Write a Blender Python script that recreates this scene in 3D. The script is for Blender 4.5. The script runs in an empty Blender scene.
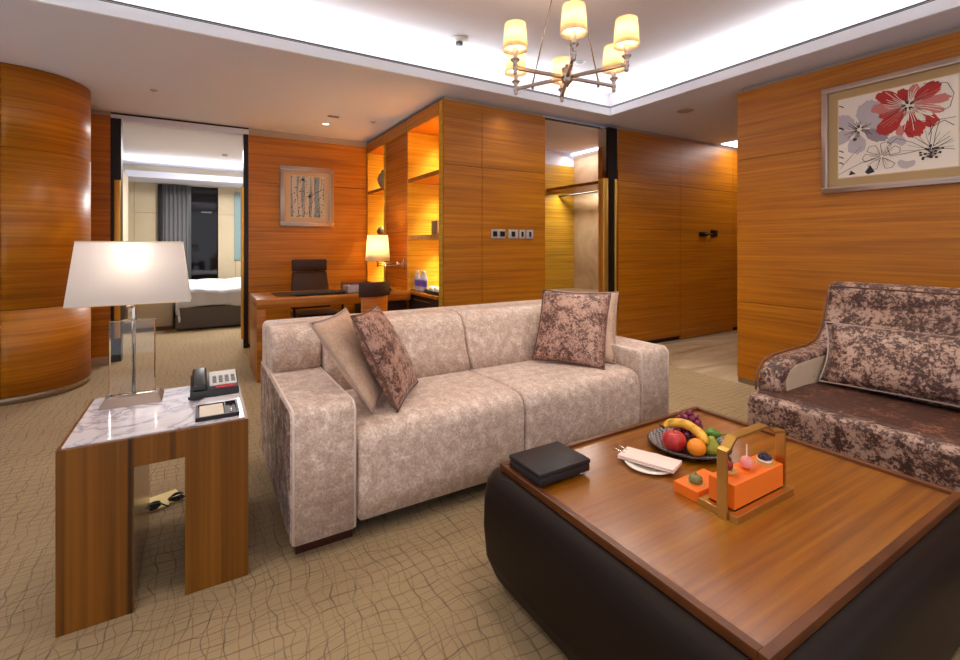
import bpy, bmesh, math, random
from mathutils import Vector, Matrix, Euler
random.seed(7)
S = bpy.context.scene
C = S.collection
PI = math.pi

# ------------------------------------------------------------------ camera, world, lights, exposure
cam = bpy.data.cameras.new('camera'); camo = bpy.data.objects.new('camera', cam); C.objects.link(camo)
cam.sensor_width = 36; cam.lens = 466/960*36
cam.shift_y = -(330-244.5)/960
cam.clip_start = .05
camo.location = (0, 0, 1.25); camo.rotation_euler = (PI/2, 0, -.541)
S.camera = camo
S.view_settings.view_transform = 'Standard'; S.view_settings.look = 'None'
S.view_settings.gamma = 1; S.view_settings.use_curve_mapping = False
S.view_settings.exposure = 1.15
w = bpy.data.worlds.new('world'); S.world = w; w.use_nodes = True
w.node_tree.nodes['Background'].inputs[0].default_value = (.96, .95, 1, 1)
w.node_tree.nodes['Background'].inputs[1].default_value = .46

WARM = (1, .82, .60); SOFT = (1, .91, .80); COOL = (.80, .90, 1.0)
def area(name, loc, direction, sx, sy, power, col, spread=PI, up=None):
    l = bpy.data.lights.new(name, 'AREA'); l.shape = 'RECTANGLE'; l.size = sx; l.size_y = sy
    l.energy = power; l.color = col; l.spread = spread
    o = bpy.data.objects.new(name, l); C.objects.link(o); o.location = loc
    d = Vector(direction).normalized()
    if up:  # local x axis along up
        x = Vector(up).normalized(); z = -d; y = z.cross(x)
        o.rotation_euler = Matrix((x, y, z)).transposed().to_euler()
    else: o.rotation_euler = d.to_track_quat('-Z', 'Y').to_euler()
    return o
def spot(name, loc, power, col, size=2.2, blend=1, tgt=None, rad=.05):
    l = bpy.data.lights.new(name, 'SPOT'); l.energy = power; l.color = col; l.spot_size = size; l.spot_blend = blend
    l.shadow_soft_size = rad
    o = bpy.data.objects.new(name, l); C.objects.link(o); o.location = loc
    if tgt: o.rotation_euler = (Vector(tgt)-Vector(loc)).to_track_quat('-Z', 'Y').to_euler()
    return o
def point(name, loc, power, col, rad=.03):
    l = bpy.data.lights.new(name, 'POINT'); l.energy = power; l.color = col; l.shadow_soft_size = rad
    o = bpy.data.objects.new(name, l); C.objects.link(o); o.location = loc; return o

# ceiling tray (the raised field): edges and LED coves
TX0, TX1, TY0, TY1 = -1.75, 3.84, -1.0, 3.63
ZC, ZT = 2.66, 2.98
cy = (TY0+TY1)/2; cx = (TX0+TX1)/2
COVE = 9
area('cove_light', (cx, TY1+.07, 2.76), (0, -.35, 1), TX1-TX0, .03, COVE*1.2, COOL, up=(1, 0, 0))
area('cove_light', (cx, TY0-.07, 2.76), (0, .35, 1), TX1-TX0, .03, COVE*1.2, COOL, up=(1, 0, 0))
area('cove_light', (TX1+.07, cy, 2.76), (-.35, 0, 1), TY1-TY0, .03, COVE, COOL, up=(0, 1, 0))
area('cove_light', (TX0-.07, cy, 2.76), (.35, 0, 1), TY1-TY0, .03, COVE, COOL, up=(0, 1, 0))
DOWN = [(3.3, 3.05, ZT, 46), (3.3, .6, ZT, 26), (1.3, .75, ZT, 40), (-.5, 1.6, ZT, 30), (1.2, 3.0, ZT, 30),  # tray downlights added for brightness, mostly out of view
        (-.9, 3.1, ZT, 16), (2.7, 1.7, ZT, 26), (-.4, -.5, ZT, 36), (1.8, -.6, ZT, 36)]
DOWN2 = [(1.26, 5.6, ZC, 9), (.3, 5.4, ZC, 14), (-.5, 4.6, ZC, 11), (4.45, 3.1, ZC, 16), (5.6, 3.0, ZC, 8), (.7, 4.35, ZC, 14), (2.6, 3.8-.02, ZC, 5)]
for x, y, z, p in DOWN+DOWN2:  # beams mostly added to brighten the room, several without a fitting
    spot('fill_beam', (x, y, z-.03), p*.72, SOFT, 2.35, 1, rad=.12)

spot('fill_beam', (3.5, 2.75, ZT-.03), 60, SOFT, .9, 1, tgt=(3.75, 2.8, 0), rad=.1)  # extra beam without fitting, added to brighten the carpet right of the sofa

# ------------------------------------------------------------------ materials
def lin(c):
    return tuple(((v/255)/12.92 if v/255 <= .04045 else ((v/255+.055)/1.055)**2.4) for v in c)+(1,)
MATS = {}
def base(name, col=(200, 200, 200), rough=.5, metal=0, **kw):
    m = bpy.data.materials.new(name); m.use_nodes = True
    b = m.node_tree.nodes['Principled BSDF']
    b.inputs['Base Color'].default_value = lin(col); b.inputs['Roughness'].default_value = rough; b.inputs['Metallic'].default_value = metal
    for k, v in kw.items():
        b.inputs[k.replace('_', ' ')].default_value = v
    MATS[name] = m
    return m
def N(m, t, **kw):
    n = m.node_tree.nodes.new(t)
    for k, v in kw.items(): setattr(n, k, v)
    return n
def L(m, a, b): m.node_tree.links.new(a, b)
def coords(m, scale, kind='Object'):
    tc = N(m, 'ShaderNodeTexCoord'); mp = N(m, 'ShaderNodeMapping'); mp.inputs['Scale'].default_value = scale
    L(m, tc.outputs[kind], mp.inputs[0]); return mp.outputs[0]
def noise(m, vec, scale=1, detail=4, rough=.55, dist=0):
    n = N(m, 'ShaderNodeTexNoise'); n.inputs['Scale'].default_value = scale; n.inputs['Detail'].default_value = detail
    n.inputs['Roughness'].default_value = rough; n.inputs['Distortion'].default_value = dist
    L(m, vec, n.inputs['Vector']); return n.outputs['Fac']
def ramp(m, fac, stops, interp='LINEAR'):
    r = N(m, 'ShaderNodeValToRGB'); cr = r.color_ramp; cr.interpolation = interp
    while len(cr.elements) < len(stops): cr.elements.new(.5)
    for e, (p, c) in zip(cr.elements, stops): e.position = p; e.color = lin(c) if max(c) > 1 else (c[0], c[0], c[0], 1)
    L(m, fac, r.inputs[0]); return r.outputs[0]
def mix(m, fac, a, b, mode='MIX'):
    x = N(m, 'ShaderNodeMix', data_type='RGBA', blend_type=mode)
    if isinstance(fac, float): x.inputs[0].default_value = fac
    else: L(m, fac, x.inputs[0])
    for s, i in ((a, 6), (b, 7)):
        if isinstance(s, tuple): x.inputs[i].default_value = lin(s)
        else: L(m, s, x.inputs[i])
    return x.outputs[2]
def mth(m, op, a, b=0.0):
    x = N(m, 'ShaderNodeMath', operation=op)
    for i, s in enumerate((a, b)):
        if isinstance(s, (int, float)): x.inputs[i].default_value = s
        else: L(m, s, x.inputs[i])
    return x.outputs[0]
def bsdf(m): return m.node_tree.nodes['Principled BSDF']
def bump(m, h, strength=.2, dist=.01):
    b = N(m, 'ShaderNodeBump'); b.inputs['Strength'].default_value = strength; b.inputs['Distance'].default_value = dist
    L(m, h, b.inputs['Height']); L(m, b.outputs[0], bsdf(m).inputs['Normal'])

def wood(name, c1, c2, c3, scale, rough=.32, coat=.0, streak=1.0):
    m = base(name, rough=rough); v = coords(m, scale)
    a = noise(m, v, 1.0, 3, .6, .1)
    col = ramp(m, a, [(.30, c1), (.5, c2), (.70, c3)])
    v2 = coords(m, tuple(s*3.5 for s in scale)); f = noise(m, v2, 1.0, 4, .65)
    fine = ramp(m, f, [(.32, (.70, 0, 0)), (.50, (1, 0, 0))])
    col = mix(m, .9*streak, col, fine, 'MULTIPLY')
    v3 = coords(m, tuple(s*.22 if s > 5 else s*.6 for s in scale)); g = noise(m, v3, 1.0, 2, .5)
    col = mix(m, .8*streak, col, ramp(m, g, [(.30, (.74, 0, 0)), (.55, (1, 0, 0))]), 'MULTIPLY')
    L(m, col, bsdf(m).inputs['Base Color'])
    bsdf(m).inputs['Specular IOR Level'].default_value = .38
    bsdf(m).inputs['Coat Weight'].default_value = coat; bsdf(m).inputs['Coat Roughness'].default_value = .36
    if coat >= .9: bsdf(m).inputs['Coat IOR'].default_value = 1.7; bsdf(m).inputs['Coat Roughness'].default_value = .18
    return m
wood('panel_wood', (158, 90, 6), (184, 110, 8), (198, 126, 18), (.9, .9, 52), .42, .15, .8)
wood('led_lit_wood', (178, 128, 30), (202, 152, 44), (216, 170, 62), (.9, .9, 52), .4, .1, .8)  # panel wood with the yellow LED light put into its colour
wood('stripe_wood', (120, 56, 6), (184, 98, 12), (212, 132, 36), (.7, .7, 60), .4, .1, 1.0)
wood('table_wood', (60, 32, 6), (122, 72, 12), (140, 88, 22), (30, 30, .25), .35, .15)
wood('desk_wood', (130, 70, 8), (166, 94, 12), (182, 112, 24), (.6, 26, 26), .35, .2, .7)
wood('tray_wood', (116, 62, 4), (142, 82, 6), (158, 98, 14), (1.2, 40, 40), .3, 1, .5)
wood('edge_wood', (80, 40, 12), (102, 54, 18), (120, 68, 28), (2, 2, 12), .3, .3)
base('plinth_wood', (60, 22, 14), .35)
base('groove', (52, 28, 14), .8)
base('ceiling_paint', (216, 219, 236), .9)
base('tray_paint', (218, 208, 206), .9)
base('gap_paint', (176, 156, 140), .8)
base('fascia_paint', (238, 240, 246), .8)
base('slot_dark', (70, 66, 62), .6)
base('white_plastic', (232, 228, 220), .4)
base('skirting_metal', (150, 132, 112), .35, .6)
base('dark_metal', (42, 36, 34), .35, .6)
base('brass', (226, 178, 84), .42, .85)
base('gold_metal', (206, 164, 88), .36, 1)
base('plate_silver', (176, 168, 162), .35)
base('chrome', (215, 208, 200), .12, 1)
base('nickel', (184, 172, 164), .25, 1)
base('mirror_steel', (220, 216, 210), .06, 1)
base('black_plastic', (28, 26, 28), .35)
base('grey_plastic', (120, 118, 120), .4)
base('phone_face', (206, 202, 198), .4)
base('red_print', (176, 24, 40), .5)
base('white_paper', (226, 212, 196), .8)
base('cream_card', (226, 206, 140), .7)
base('black_leather', (34, 28, 31), .42, Specular_IOR_Level=.35)
base('chair_leather', (62, 36, 26), .45, Specular_IOR_Level=.3)
base('ceramic', (232, 224, 214), .25)
base('orange_paper', (238, 112, 14), .5)
base('gold_paper', (226, 180, 92), .35, .5)
base('cushion_piping', (176, 150, 136), .5)
base('brown_piping', (110, 76, 62), .6)
base('light_velvet_piping', (230, 212, 200), .5)
base('grey_fabric', (106, 98, 92), .9)
base('bench_fabric', (196, 178, 152), .8)
base('bed_linen', (226, 226, 230), .85)
base('night_glass', (8, 9, 14), .05)
base('window_metal', (96, 100, 104), .4, .5)
base('blue_panel', (130, 158, 160), .5)
base('frame_silver', (182, 162, 148), .3, .75)
base('mat_board', (178, 148, 104), .9)
base('mat_board_light', (206, 172, 138), .9)
base('gold_edge', (214, 190, 150), .4, .4)
base('dark_ceramic', (120, 108, 92), .5)
base('grey_box', (118, 104, 86), .6)
base('shell_black', (24, 22, 22), .3)
base('leaf_green', (84, 120, 30), .5)
base('stem_brown', (90, 66, 34), .7)

# velvet fabrics
def velvet(name, dark, mid, light, sc, lo, hi, sheen=.4, rough=.55, stretch=(1, 1, 1)):
    m = base(name, rough=rough); v = coords(m, stretch)
    a = noise(m, v, sc, 8, .72, .6); b = noise(m, v, sc*.22, 3, .5, .5)
    s = mth(m, 'ADD', a, mth(m, 'MULTIPLY', mth(m, 'SUBTRACT', b, .5), .55))
    col = ramp(m, s, [(lo, dark), ((lo+hi)/2, mid), (hi, light)])
    L(m, col, bsdf(m).inputs['Base Color'])
    rr = ramp(m, s, [(lo, (.56, 0, 0)), (hi, (.30, 0, 0))]); L(m, rr, bsdf(m).inputs['Roughness'])
    bsdf(m).inputs['Sheen Weight'].default_value = sheen; bsdf(m).inputs['Sheen Roughness'].default_value = .4
    bump(m, s, .25, .004)
    return m
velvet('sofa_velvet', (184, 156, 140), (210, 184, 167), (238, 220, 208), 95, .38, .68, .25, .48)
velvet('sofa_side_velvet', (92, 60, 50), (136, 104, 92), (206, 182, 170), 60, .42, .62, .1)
velvet('chair_velvet', (66, 36, 26), (138, 102, 86), (180, 146, 128), 60, .455, .575, .15)
velvet('seat_velvet', (64, 30, 14), (88, 46, 26), (156, 112, 88), 34, .46, .70, 0)
velvet('pillow_velvet', (84, 50, 39), (156, 113, 96), (190, 150, 132), 75, .43, .57, .1)
velvet('cream_fabric', (186, 150, 124), (200, 166, 140), (214, 184, 160), 90, .3, .7, .2)
velvet('panel_velvet', (140, 104, 84), (196, 168, 138), (206, 180, 150), 30, .28, .42, .2)

# leather of the coffee table
m = base('table_leather', (24, 10, 4), .5, Specular_IOR_Level=.22); v = coords(m, (1, 1, 1)); bump(m, noise(m, v, 260, 3), .12, .002)
m = base('door_white', (225, 220, 214), .6)

# marble top
m = base('white_marble', rough=.15); v = coords(m, (1, 1, 1))
n1 = noise(m, v, 4.5, 7, .62, .9); vein = mth(m, 'ABSOLUTE', mth(m, 'SUBTRACT', n1, .5))
col = ramp(m, vein, [(0, (136, 130, 144)), (.018, (200, 192, 198)), (.06, (224, 218, 220))])
n2 = noise(m, v, 3, 3); col = mix(m, ramp(m, n2, [(.35, (0, 0, 0)), (.7, (.5, 0, 0))]), col, (188, 182, 190)); L(m, col, bsdf(m).inputs['Base Color'])
def stone(name, c1, c2, c3, sc, rough, st=(1, 1, 1)):
    m = base(name, rough=rough); v = coords(m, st); n = noise(m, v, sc, 7, .6, 1.4)
    L(m, ramp(m, n, [(.3, c1), (.5, c2), (.7, c3)]), bsdf(m).inputs['Base Color']); return m
stone('beige_marble', (168, 142, 116), (196, 172, 146), (214, 194, 170), 1.4, .2)
stone('floor_marble', (150, 126, 98), (186, 162, 132), (206, 186, 158), 1.2, .25, (.6, 2.5, 1))
stone('cream_wall', (196, 180, 150), (204, 188, 158), (210, 196, 168), .8, .7)
def curtain_mat(name, c): return base(name, c, .9)
curtain_mat('grey_curtain', (112, 112, 116)); curtain_mat('dark_curtain', (44, 44, 50)); curtain_mat('beige_curtain', (196, 180, 156))

# carpet: irregular crossing lines on a beige pile
m = base('carpet', rough=.95); v = coords(m, (1, 1, 1))
tc = N(m, 'ShaderNodeTexCoord')
def wob(sc, amt, seedoff):
    mp = N(m, 'ShaderNodeMapping'); mp.inputs['Location'].default_value = (seedoff, seedoff*.7, 0); L(m, tc.outputs['Object'], mp.inputs[0])
    n = N(m, 'ShaderNodeTexNoise'); n.inputs['Scale'].default_value = sc; n.inputs['Detail'].default_value = 2.5; L(m, mp.outputs[0], n.inputs['Vector'])
    s = N(m, 'ShaderNodeVectorMath', operation='SUBTRACT'); s.inputs[1].default_value = (.5, .5, .5); L(m, n.outputs['Color'], s.inputs[0])
    k = N(m, 'ShaderNodeVectorMath', operation='SCALE'); k.inputs['Scale'].default_value = amt; L(m, s.outputs[0], k.inputs[0])
    a = N(m, 'ShaderNodeVectorMath', operation='ADD'); L(m, tc.outputs['Object'], a.inputs[0]); L(m, k.outputs[0], a.inputs[1])
    sp = N(m, 'ShaderNodeSeparateXYZ'); L(m, a.outputs[0], sp.inputs[0]); return sp
def lines(sock, per, wid):
    fr = mth(m, 'FRACT', mth(m, 'DIVIDE', sock, per)); d = mth(m, 'ABSOLUTE', mth(m, 'SUBTRACT', fr, .5))
    mr = N(m, 'ShaderNodeMapRange'); mr.inputs[1].default_value = 0; mr.inputs[2].default_value = wid/per; mr.inputs[3].default_value = 1; mr.inputs[4].default_value = 0
    L(m, d, mr.inputs[0]); return mr.outputs[0]
w1 = wob(4.0, .13, 0); w2 = wob(3.2, .17, 5); w3 = wob(5, .12, 11)
l1 = mth(m, 'MAXIMUM', lines(w1.outputs[0], .044, .0026), lines(w1.outputs[1], .049, .0026))
l2 = mth(m, 'MAXIMUM', lines(w2.outputs[0], .062, .0032), lines(w2.outputs[1], .055, .0032))
fade = noise(m, v, 6, 2); fd = ramp(m, fade, [(.35, (.25, 0, 0)), (.6, (.9, 0, 0))])
basec = ramp(m, noise(m, v, 1.1, 3), [(.3, (152, 128, 94)), (.7, (166, 142, 106))])
pile = noise(m, v, 420, 2); basec = mix(m, .35, basec, ramp(m, pile, [(.3, (.6, 0, 0)), (.7, (1, 0, 0))]), 'MULTIPLY')
col = mix(m, mth(m, 'MULTIPLY', l1, .62), basec, (112, 80, 34))
col = mix(m, mth(m, 'MULTIPLY', mth(m, 'MULTIPLY', l2, fd), .9), col, (62, 54, 50))
L(m, col, bsdf(m).inputs['Base Color']); bump(m, pile, .3, .004)

# lamp shades and things that give light
def glow(name, col, strength, tint=(250, 235, 210)):
    m = base(name, tint, .8); b = bsdf(m)
    b.inputs['Emission Color'].default_value = lin(col); b.inputs['Emission Strength'].default_value = strength
    return m
glow('bulb', (255, 226, 180), 4)
glow('downlight_glass', (255, 236, 206), 2.5)
glow('led_strip', (238, 244, 255), 2)
glow('led_warm', (255, 214, 150), 2.5)
def shade_mat(name, col, tr):
    m = bpy.data.materials.new(name); m.use_nodes = True; MATS[name] = m; nt = m.node_tree; nt.nodes.clear()
    o = nt.nodes.new('ShaderNodeOutputMaterial'); d = nt.nodes.new('ShaderNodeBsdfDiffuse'); t = nt.nodes.new('ShaderNodeBsdfTranslucent'); mx = nt.nodes.new('ShaderNodeMixShader')
    d.inputs[0].default_value = lin(col); t.inputs[0].default_value = lin(col); mx.inputs[0].default_value = tr
    nt.links.new(d.outputs[0], mx.inputs[1]); nt.links.new(t.outputs[0], mx.inputs[2]); nt.links.new(mx.outputs[0], o.inputs[0])
shade_mat('linen_shade', (228, 222, 218), .5)
shade_mat('pleated_shade', (252, 238, 208), .55)
base('crystal', (255, 255, 255), .0, 0, Transmission_Weight=1.0, IOR=1.45)
base('clear_plastic', (240, 240, 250), .02, 0, Transmission_Weight=1.0, IOR=1.2)
base('water_bottle', (214, 212, 240), .08, 0, Transmission_Weight=.6, IOR=1.33)
base('purple_label', (96, 70, 170), .4)
base('candle_tube', (240, 214, 196), .5)
# fruit
m = base('apple_skin', rough=.3); v = coords(m, (6, 6, 2)); L(m, ramp(m, noise(m, v, 4, 4), [(.3, (150, 20, 30)), (.55, (196, 48, 44)), (.8, (226, 150, 90))]), bsdf(m).inputs['Base Color'])
m = base('orange_skin', (240, 140, 22), .42); v = coords(m, (1, 1, 1)); bump(m, noise(m, v, 300, 2), .3, .002)
m = base('banana_skin', rough=.45); v = coords(m, (1, 1, 1)); L(m, ramp(m, noise(m, v, 40, 3), [(.3, (176, 120, 30)), (.5, (226, 172, 50)), (.8, (236, 190, 70))]), bsdf(m).inputs['Base Color'])
base('pear_skin', (150, 150, 40), .45); base('grape_skin', (120, 34, 60), .25); base('lime_skin', (86, 130, 34), .4)
m = base('plate_pattern', rough=.3); v = coords(m, (1, 1, 1))
ck = N(m, 'ShaderNodeTexChecker'); ck.inputs['Scale'].default_value = 90; L(m, v, ck.inputs[0]); ck.inputs[1].default_value = lin((150, 140, 140)); ck.inputs[2].default_value = lin((26, 20, 20)); L(m, ck.outputs[0], bsdf(m).inputs['Base Color'])
base('dark_plate', (40, 24, 18), .3)
base('berry', (140, 20, 40), .3); base('cream_icing', (244, 226, 214), .5); base('pink_icing', (240, 150, 140), .45)
base('pastry', (214, 160, 84), .7); base('green_cake', (128, 124, 74), .6); base('blueberry', (50, 36, 60), .35)
for nm, c in dict(print_paper=(232, 220, 206), petal_grey=(186, 176, 180), petal_shade=(150, 138, 146), petal_red=(176, 42, 38), petal_pink=(200, 120, 112), ink=(52, 36, 36), petal_white=(226, 216, 200), birch_sky=(134, 146, 152), birch_bark=(196, 184, 170), birch_ink=(44, 40, 48), birch_blue=(60, 66, 104)).items(): base(nm, c, .7)
def M(n): return MATS[n]

# ------------------------------------------------------------------ mesh helpers
WL = {}
def obj(name, bm, mat, parent=None, smooth=False, local=False, mats=None):
    me = bpy.data.meshes.new(name)
    off = Vector((0, 0, 0))
    if parent is not None:
        off = WL[parent.name]
        if not local: bmesh.ops.translate(bm, verts=bm.verts, vec=-off)
    bmesh.ops.recalc_face_normals(bm, faces=bm.faces)
    bm.to_mesh(me); bm.free()
    for mm in (mats or [mat]): me.materials.append(M(mm))
    if smooth:
        me.shade_smooth() if smooth is True else me.shade_auto_smooth(angle=smooth) if hasattr(me, 'shade_auto_smooth') else me.shade_smooth()
    o = bpy.data.objects.new(name, me); C.objects.link(o)
    if parent is not None: o.parent = parent
    WL[o.name] = off
    return o
def thing(name, label, cat, loc=(0, 0, 0), group=None, rz=0):
    o = bpy.data.objects.new(name, None); C.objects.link(o); o.location = loc; o.rotation_euler = (0, 0, rz)
    o.empty_display_size = .05
    o['label'] = label; o['category'] = cat
    if group: o['group'] = group
    WL[o.name] = Vector(loc); return o
def tag(o, label, cat, group=None, kind=None):
    o['label'] = label; o['category'] = cat
    if group: o['group'] = group
    if kind: o['kind'] = kind
    return o
def struct(name, bm, mat, smooth=False, parent=None, label=None, mats=None):
    o = obj(name, bm, mat, parent, smooth, mats=mats)
    if parent is None: o['kind'] = 'structure'
    if label: o['label'] = label
    return o
def copy_thing(r, loc, label=None, rz=None):
    c = r.copy(); C.objects.link(c); c.location = loc
    if rz is not None: c.rotation_euler = (0, 0, rz)
    if label: c['label'] = label
    for ch in list(r.children):
        d = ch.copy(); C.objects.link(d); d.parent = c
        for g in list(ch.children):
            e = g.copy(); C.objects.link(e); e.parent = d
    WL[c.name] = Vector(loc)
    return c
def B(): return bmesh.new()
def box(bm, x0, x1, y0, y1, z0, z1, bev=0, seg=2, mi=0):
    r = bmesh.ops.create_cube(bm, size=1)
    vs = r['verts']
    for v in vs:
        v.co = Vector(((x0+x1)/2+v.co.x*(x1-x0), (y0+y1)/2+v.co.y*(y1-y0), (z0+z1)/2+v.co.z*(z1-z0)))
    fs = set(f for v in vs for f in v.link_faces)
    for f in fs: f.material_index = mi
    if bev > 0:
        es = list(set(e for v in vs for e in v.link_edges))
        bmesh.ops.bevel(bm, geom=es, offset=bev, segments=seg, profile=.5, affect='EDGES')
    return vs
def hexa(bm, p, bev=0, seg=2, mi=0):
    """eight corners: bottom 4 counterclockwise then top 4"""
    vs = [bm.verts.new(q) for q in p]
    fs = [bm.faces.new([vs[i] for i in f]) for f in ((3, 2, 1, 0), (4, 5, 6, 7), (0, 1, 5, 4), (1, 2, 6, 5), (2, 3, 7, 6), (3, 0, 4, 7))]
    for f in fs: f.material_index = mi
    if bev: bmesh.ops.bevel(bm, geom=list(set(e for v in vs for e in v.link_edges)), offset=bev, segments=seg, profile=.5, affect='EDGES')
def tube(bm, pts, r, n=10, closed=False, mi=0):
    pts = [Vector(p) for p in pts]; rings = []
    rr = r if isinstance(r, (list, tuple)) else [r]*len(pts)
    prev = None
    for i, p in enumerate(pts):
        a = pts[max(i-1, 0)]; b = pts[min(i+1, len(pts)-1)]
        if closed: a = pts[i-1]; b = pts[(i+1) % len(pts)]
        d = (b-a).normalized()
        if prev is None:
            u = d.orthogonal().normalized()
        else:
            u = (prev-d*prev.dot(d)).normalized()
        prev = u; w_ = d.cross(u)
        rings.append([bm.verts.new(p+(u*math.cos(2*PI*k/n)+w_*math.sin(2*PI*k/n))*rr[i]) for k in range(n)])
    m_ = len(rings)
    for i in range(m_ if closed else m_-1):
        A, Bq = rings[i], rings[(i+1) % m_]
        for k in range(n):
            f = bm.faces.new((A[k], A[(k+1) % n], Bq[(k+1) % n], Bq[k])); f.material_index = mi
    if not closed:
        f = bm.faces.new(rings[0][::-1]); f.material_index = mi
        f = bm.faces.new(rings[-1]); f.material_index = mi
def lathe(bm, prof, c=(0, 0, 0), n=32, cap=True, mi=0, axis='Z'):
    rings = []
    for r, z in prof:
        ring = []
        for k in range(n):
            a = 2*PI*k/n
            p = (c[0]+r*math.cos(a), c[1]+r*math.sin(a), c[2]+z) if axis == 'Z' else ((c[0]+z, c[1]+r*math.cos(a), c[2]+r*math.sin(a)) if axis == 'X' else (c[0]+r*math.cos(a), c[1]+z, c[2]+r*math.sin(a)))
            ring.append(bm.verts.new(p))
        rings.append(ring)
    for i in range(len(rings)-1):
        for k in range(n):
            f = bm.faces.new((rings[i][k], rings[i][(k+1) % n], rings[i+1][(k+1) % n], rings[i+1][k])); f.material_index = mi
    if cap:
        for rg in (rings[0], rings[-1]):
            f = bm.faces.new(rg); f.material_index = mi
def prism(bm, pts, axis, a, b, bev=0, seg=2, mi=0):
    """extrude 2D polygon pts along axis from a to b"""
    def P3(p, t):
        return {'X': (t, p[0], p[1]), 'Y': (p[0], t, p[1]), 'Z': (p[0], p[1], t)}[axis]
    A = [bm.verts.new(P3(p, a)) for p in pts]; Bv = [bm.verts.new(P3(p, b)) for p in pts]
    n = len(pts)
    fs = [bm.faces.new(A), bm.faces.new(Bv[::-1])]
    caps = list(fs[0].edges)+list(fs[1].edges)
    for i in range(n): fs.append(bm.faces.new((A[i], Bv[i], Bv[(i+1) % n], A[(i+1) % n])))
    for f in fs: f.material_index = mi
    if bev:
        bmesh.ops.recalc_face_normals(bm, faces=bm.faces)
        bmesh.ops.bevel(bm, geom=caps, offset=bev, segments=seg, profile=.5, affect='EDGES')
def sphere(bm, c, r, sx=1, sy=1, sz=1, seg=20, mi=0):
    rr = bmesh.ops.create_uvsphere(bm, u_segments=seg, v_segments=max(8, seg//2+2), radius=1)
    for v in rr['verts']: v.co = Vector((c[0]+v.co.x*r*sx, c[1]+v.co.y*r*sy, c[2]+v.co.z*r*sz))
    for f in set(f for v in rr['verts'] for f in v.link_faces): f.material_index = mi
    return rr['verts']
def pillow_bm(c, t, n=20, pinch=.06):
    """c = BL BR TR TL corners, t = full thickness"""
    BL, BR, TR, TL = [Vector(p) for p in c]
    nrm = (BR-BL).cross(TL-BL).normalized(); ctr = (BL+BR+TR+TL)/4
    bm = B(); grids = []
    for s in (1, -1):
        g = []
        for i in range(n+1):
            row = []
            for j in range(n+1):
                u = i/n; v = j/n
                p = BL*(1-u)*(1-v)+BR*u*(1-v)+TR*u*v+TL*(1-u)*v
                a = 1-(2*u-1)**2; b = 1-(2*v-1)**2
                hgt = (max(a, 0)*max(b, 0))**.42
                # edges pull in between the corners
                inn = (ctr-p)*pinch*((1-abs(2*v-1)**2)*abs(2*u-1)+(1-abs(2*u-1)**2)*abs(2*v-1))
                p = p+inn+nrm*s*hgt*t/2
                row.append(p)
            g.append(row)
        grids.append(g)
    V = []
    for s in (0, 1):
        V.append([[None]*(n+1) for _ in range(n+1)])
        for i in range(n+1):
            for j in range(n+1):
                edge = i in (0, n) or j in (0, n)
                V[s][i][j] = V[0][i][j] if (s == 1 and edge) else bm.verts.new(grids[s][i][j])
    for s in (0, 1):
        for i in range(n):
            for j in range(n):
                bm.faces.new((V[s][i][j], V[s][i+1][j], V[s][i+1][j+1], V[s][i][j+1]))
    outline = [grids[0][i][0] for i in range(n)]+[grids[0][n][j] for j in range(n)]+[grids[0][i][n] for i in range(n, 0, -1)]+[grids[0][0][j] for j in range(n, 0, -1)]
    return bm, outline
def pillow(name, label, c, t, mat, pip, group=None):
    base_pt = (Vector(c[0])+Vector(c[1]))/2
    r = thing(name, label, 'pillow', base_pt, group)
    bm, out = pillow_bm(c, t); obj('cushion_cover', bm, mat, r, True)
    bm = B(); tube(bm, out, .005, 6, True); obj('piping', bm, pip, r, True)
    return r

# ------------------------------------------------------------------ room shell
bm = B(); box(bm, -3.3, 4.165, -1.8, 6.4, -.1, 0); box(bm, -3.3, 3.2, 6.4, 10.9, -.1, 0); struct('floor', bm, 'carpet')
bm = B(); box(bm, 4.165, 7.0, -1.8, 5.5, -.1, 0); box(bm, 3.1, 4.165, 3.96, 5.5, -.1, .001); struct('floor', bm, 'floor_marble')

def panels(bm, axis, face, back, us, zs, gap=.005):
    """wood panels with real open joints, on the plane axis=face"""
    for i in range(len(us)-1):
        for k in range(len(zs)-1):
            u0, u1, z0, z1 = us[i]+gap/2, us[i+1]-gap/2, zs[k]+gap/2, zs[k+1]-gap/2
            if axis == 'X': box(bm, min(face, back), max(face, back), u0, u1, z0, z1, 0)
            else: box(bm, u0, u1, min(face, back), max(face, back), z0, z1, 0)
ZS = [.05, .735, 2.01, 2.62]
# right wall
bm = B(); panels(bm, 'X', 4.18, 4.20, [-1.78, .6, 2.425], ZS); box(bm, 4.2, 4.34, 2.40, 2.425, .05, 2.62)
struct('wall_right', bm, 'panel_wood')
bm = B(); box(bm, 4.2, 4.34, -1.8, 2.40, 0, 2.62); box(bm, 4.19, 4.34, 2.40, 2.41, 0, .05); struct('wall_right', bm, 'groove')
bm = B(); box(bm, 4.225, 4.34, -1.8, 2.40, 2.62, 2.66); struct('trim_1', bm, 'gap_paint')
bm = B(); box(bm, 4.188, 4.2, -1.8, 2.42, 0, .05); struct('baseboard_right', bm, 'skirting_metal')
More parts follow.
